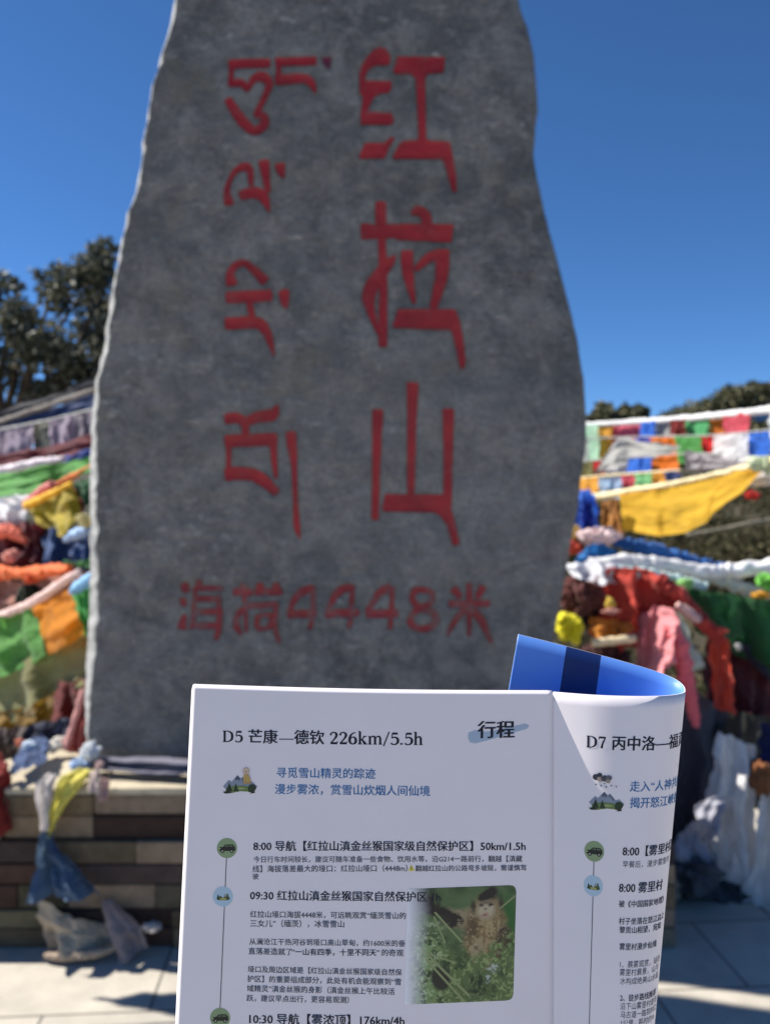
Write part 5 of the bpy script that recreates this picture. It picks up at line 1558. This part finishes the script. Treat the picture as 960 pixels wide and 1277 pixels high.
def mountain_icon(cx, cy, page, fn, deity):
    T = lambda L: [(cx + x, cy + y) for x, y in L]
    parts = [(T([(-20, 5), (-13, -3), (-9, -1), (-2, -9), (2, -5), (5, -7), (12, 1), (16, -1), (23, 5), (20, 7), (-18, 7)]), (0.23, 0.27, 0.34)),
             (T([(-2, -9), (2, -5), (0, -1), (-1, -4), (-4, -2), (-5, -5)]), (0.07, 0.09, 0.14)),
             (T([(5, -7), (12, 1), (8, 1), (6, -3), (3, -2)]), (0.12, 0.14, 0.20)),
             (T([(-17, 7), (-6, 4), (8, 4), (20, 7), (18, 12), (2, 11), (-8, 13), (-16, 11)]), (0.13, 0.20, 0.06)),
             (T([(-9, 7.5), (2, 6), (10, 7.6), (2, 9)]), (0.30, 0.34, 0.14)),
             (T([(-16, 11), (-12, 0), (-8, 11)]), (0.012, 0.03, 0.014)), (T([(-7, 11), (-4, 1), (0, 11)]), (0.018, 0.04, 0.016)),
             (T([(12, 12), (11, 7), (13, 3), (18, 2), (22, 6), (20, 10), (17, 12)]), (0.02, 0.04, 0.016)), (T([(-20, 12), (-14, 10), (-8, 13), (-17, 14)]), (0.02, 0.025, 0.015)),
             (T([(14, 14), (16, 10), (19, 10), (20, 13)]), (0.03, 0.025, 0.015))]
    if deity:
        parts += [(disc(cx + 9, cy - 14, 4.3, 4.6, 18), (0.55, 0.38, 0.25)), (disc(cx + 9, cy - 14, 3.0, 3.2, 16), (0.62, 0.55, 0.5)), (disc(cx + 9, cy - 13.6, 1.9, 2.1, 14), (0.5, 0.32, 0.18)),
                  (T([(6, -10), (12, -10), (15, -3), (13, 0), (7, 0), (5.4, -4)]), (0.50, 0.33, 0.10)), (T([(4.8, -1), (15.8, -1), (15, 1.4), (6, 1.4)]), (0.42, 0.25, 0.10))]
    else:
        for (x, y, r, c) in [(-12, -26, 4.5, (.03, .035, .05)), (-7, -24, 4.2, (.32, .26, .22)), (-2, -25, 4.6, (.05, .05, .07)), (3, -26, 3.8, (.10, .10, .12)), (-8, -29, 3.0, (.02, .025, .04)), (2, -22, 3, (.28, .24, .2)),
                             (-12, -17, 1, (.05, .06, .1)), (-6, -16, 1, (.05, .06, .1)), (0, -15, 1.1, (.05, .06, .1)), (6, -17, 1, (.05, .06, .1)), (12, -16, 1, (.1, .1, .16)), (-2, -19, .9, (.05, .06, .1))]:
            parts.append((disc(cx + x, cy + y, r, r * 0.85, 9), c))
    return poly_print('mountain_icon', parts, page, fn)
def line_strip(us_vs, page, fn, w=0.55):
    vs, fs = [], []
    P = []
    for (u, v) in us_vs:
        P.append((u - w, v)); P.append((u + w, v))
    p = fn([a[0] for a in P], [a[1] for a in P], 0.00006)
    fs = [(2 * i, 2 * i + 1, 2 * i + 3, 2 * i + 2) for i in range(len(us_vs) - 1)]
    return put('timeline_rule', list(map(tuple, p)), fs, INKG, page)
line_strip([(282.5 - 8.5 * t, 1069 + 199 * t) for t in np.linspace(0, 1, 30)], front_page, front_fn)
car_icon(283, 1058, front_page, front_fn)
scenic_icon(278, 1118.5, front_page, front_fn)
car_icon(274.5, 1270, front_page, front_fn)
mountain_icon(298, 976, front_page, front_fn, True)
poly_print('brush_mark', [([(584, 914), (592, 911), (608, 913), (640, 906), (655, 902.5), (660, 905), (657, 909), (640, 914), (610, 923), (592, 927.5), (586, 926), (583.5, 921)], (0.36, 0.45, 0.56))], front_page, front_fn)
poly_print('warning_icon', [([(509, 1086.5), (513, 1078.5), (517, 1086.5)], (0.75, 0.62, 0.08)), ([(512.4, 1081), (513.6, 1081), (513.4, 1085.4), (512.6, 1085.4)], (0.03, 0.03, 0.02))], front_page, front_fn)
rf = roll_fn_factory(741, 1062)
def rl_fn(u, v, off):
    return rf(u, v, off)
line_strip([(741, v) for v in np.linspace(1070, 1300, 40)], rolled_page, rf)
car_icon(741, 1062, rolled_page, rf, 12.4)
scenic_icon(741, 1103, rolled_page, rf, 12.4)
rm = roll_fn_factory(755, 996)
mountain_icon(755, 997, rolled_page, rm, False)

# ------------------------------------------------------------------ unseen flag lines added left of the view to shade paving and plinth
flag_line('unseen flag line added left of the plinth to shade the paving', [(-800, 430, 2.9), (-450, 444, 2.97), (-250, 440, 3.05)], 2, WHITE,
          [(-640, -545, BLUE, 150, 30), (-400, -285, RED, 150, 30)], 200)
flag_line('unseen upper flag line added further left to shade the plinth top', [(-620, 200, 2.9), (-351, 244, 3.36), (-197, 277, 3.66), (-140, 290, 3.8)], 2, WHITE,
          [(-355, -285, GREEN, 130, 0)], 201)
flag_line('unseen high flag line added left of the stone to shade the paving at right', [(-520, -215, 2.8), (-374, -202, 3.0), (-87, -82, 3.5), (-30, -60, 3.6)], 2, WHITE,
          [(-480, -378, GREEN, 330, 0), (-376, -280, YEL, 330, 0), (-282, -184, WHITE, 310, 0), (-186, -138, BLUE, 300, 0)], 202)
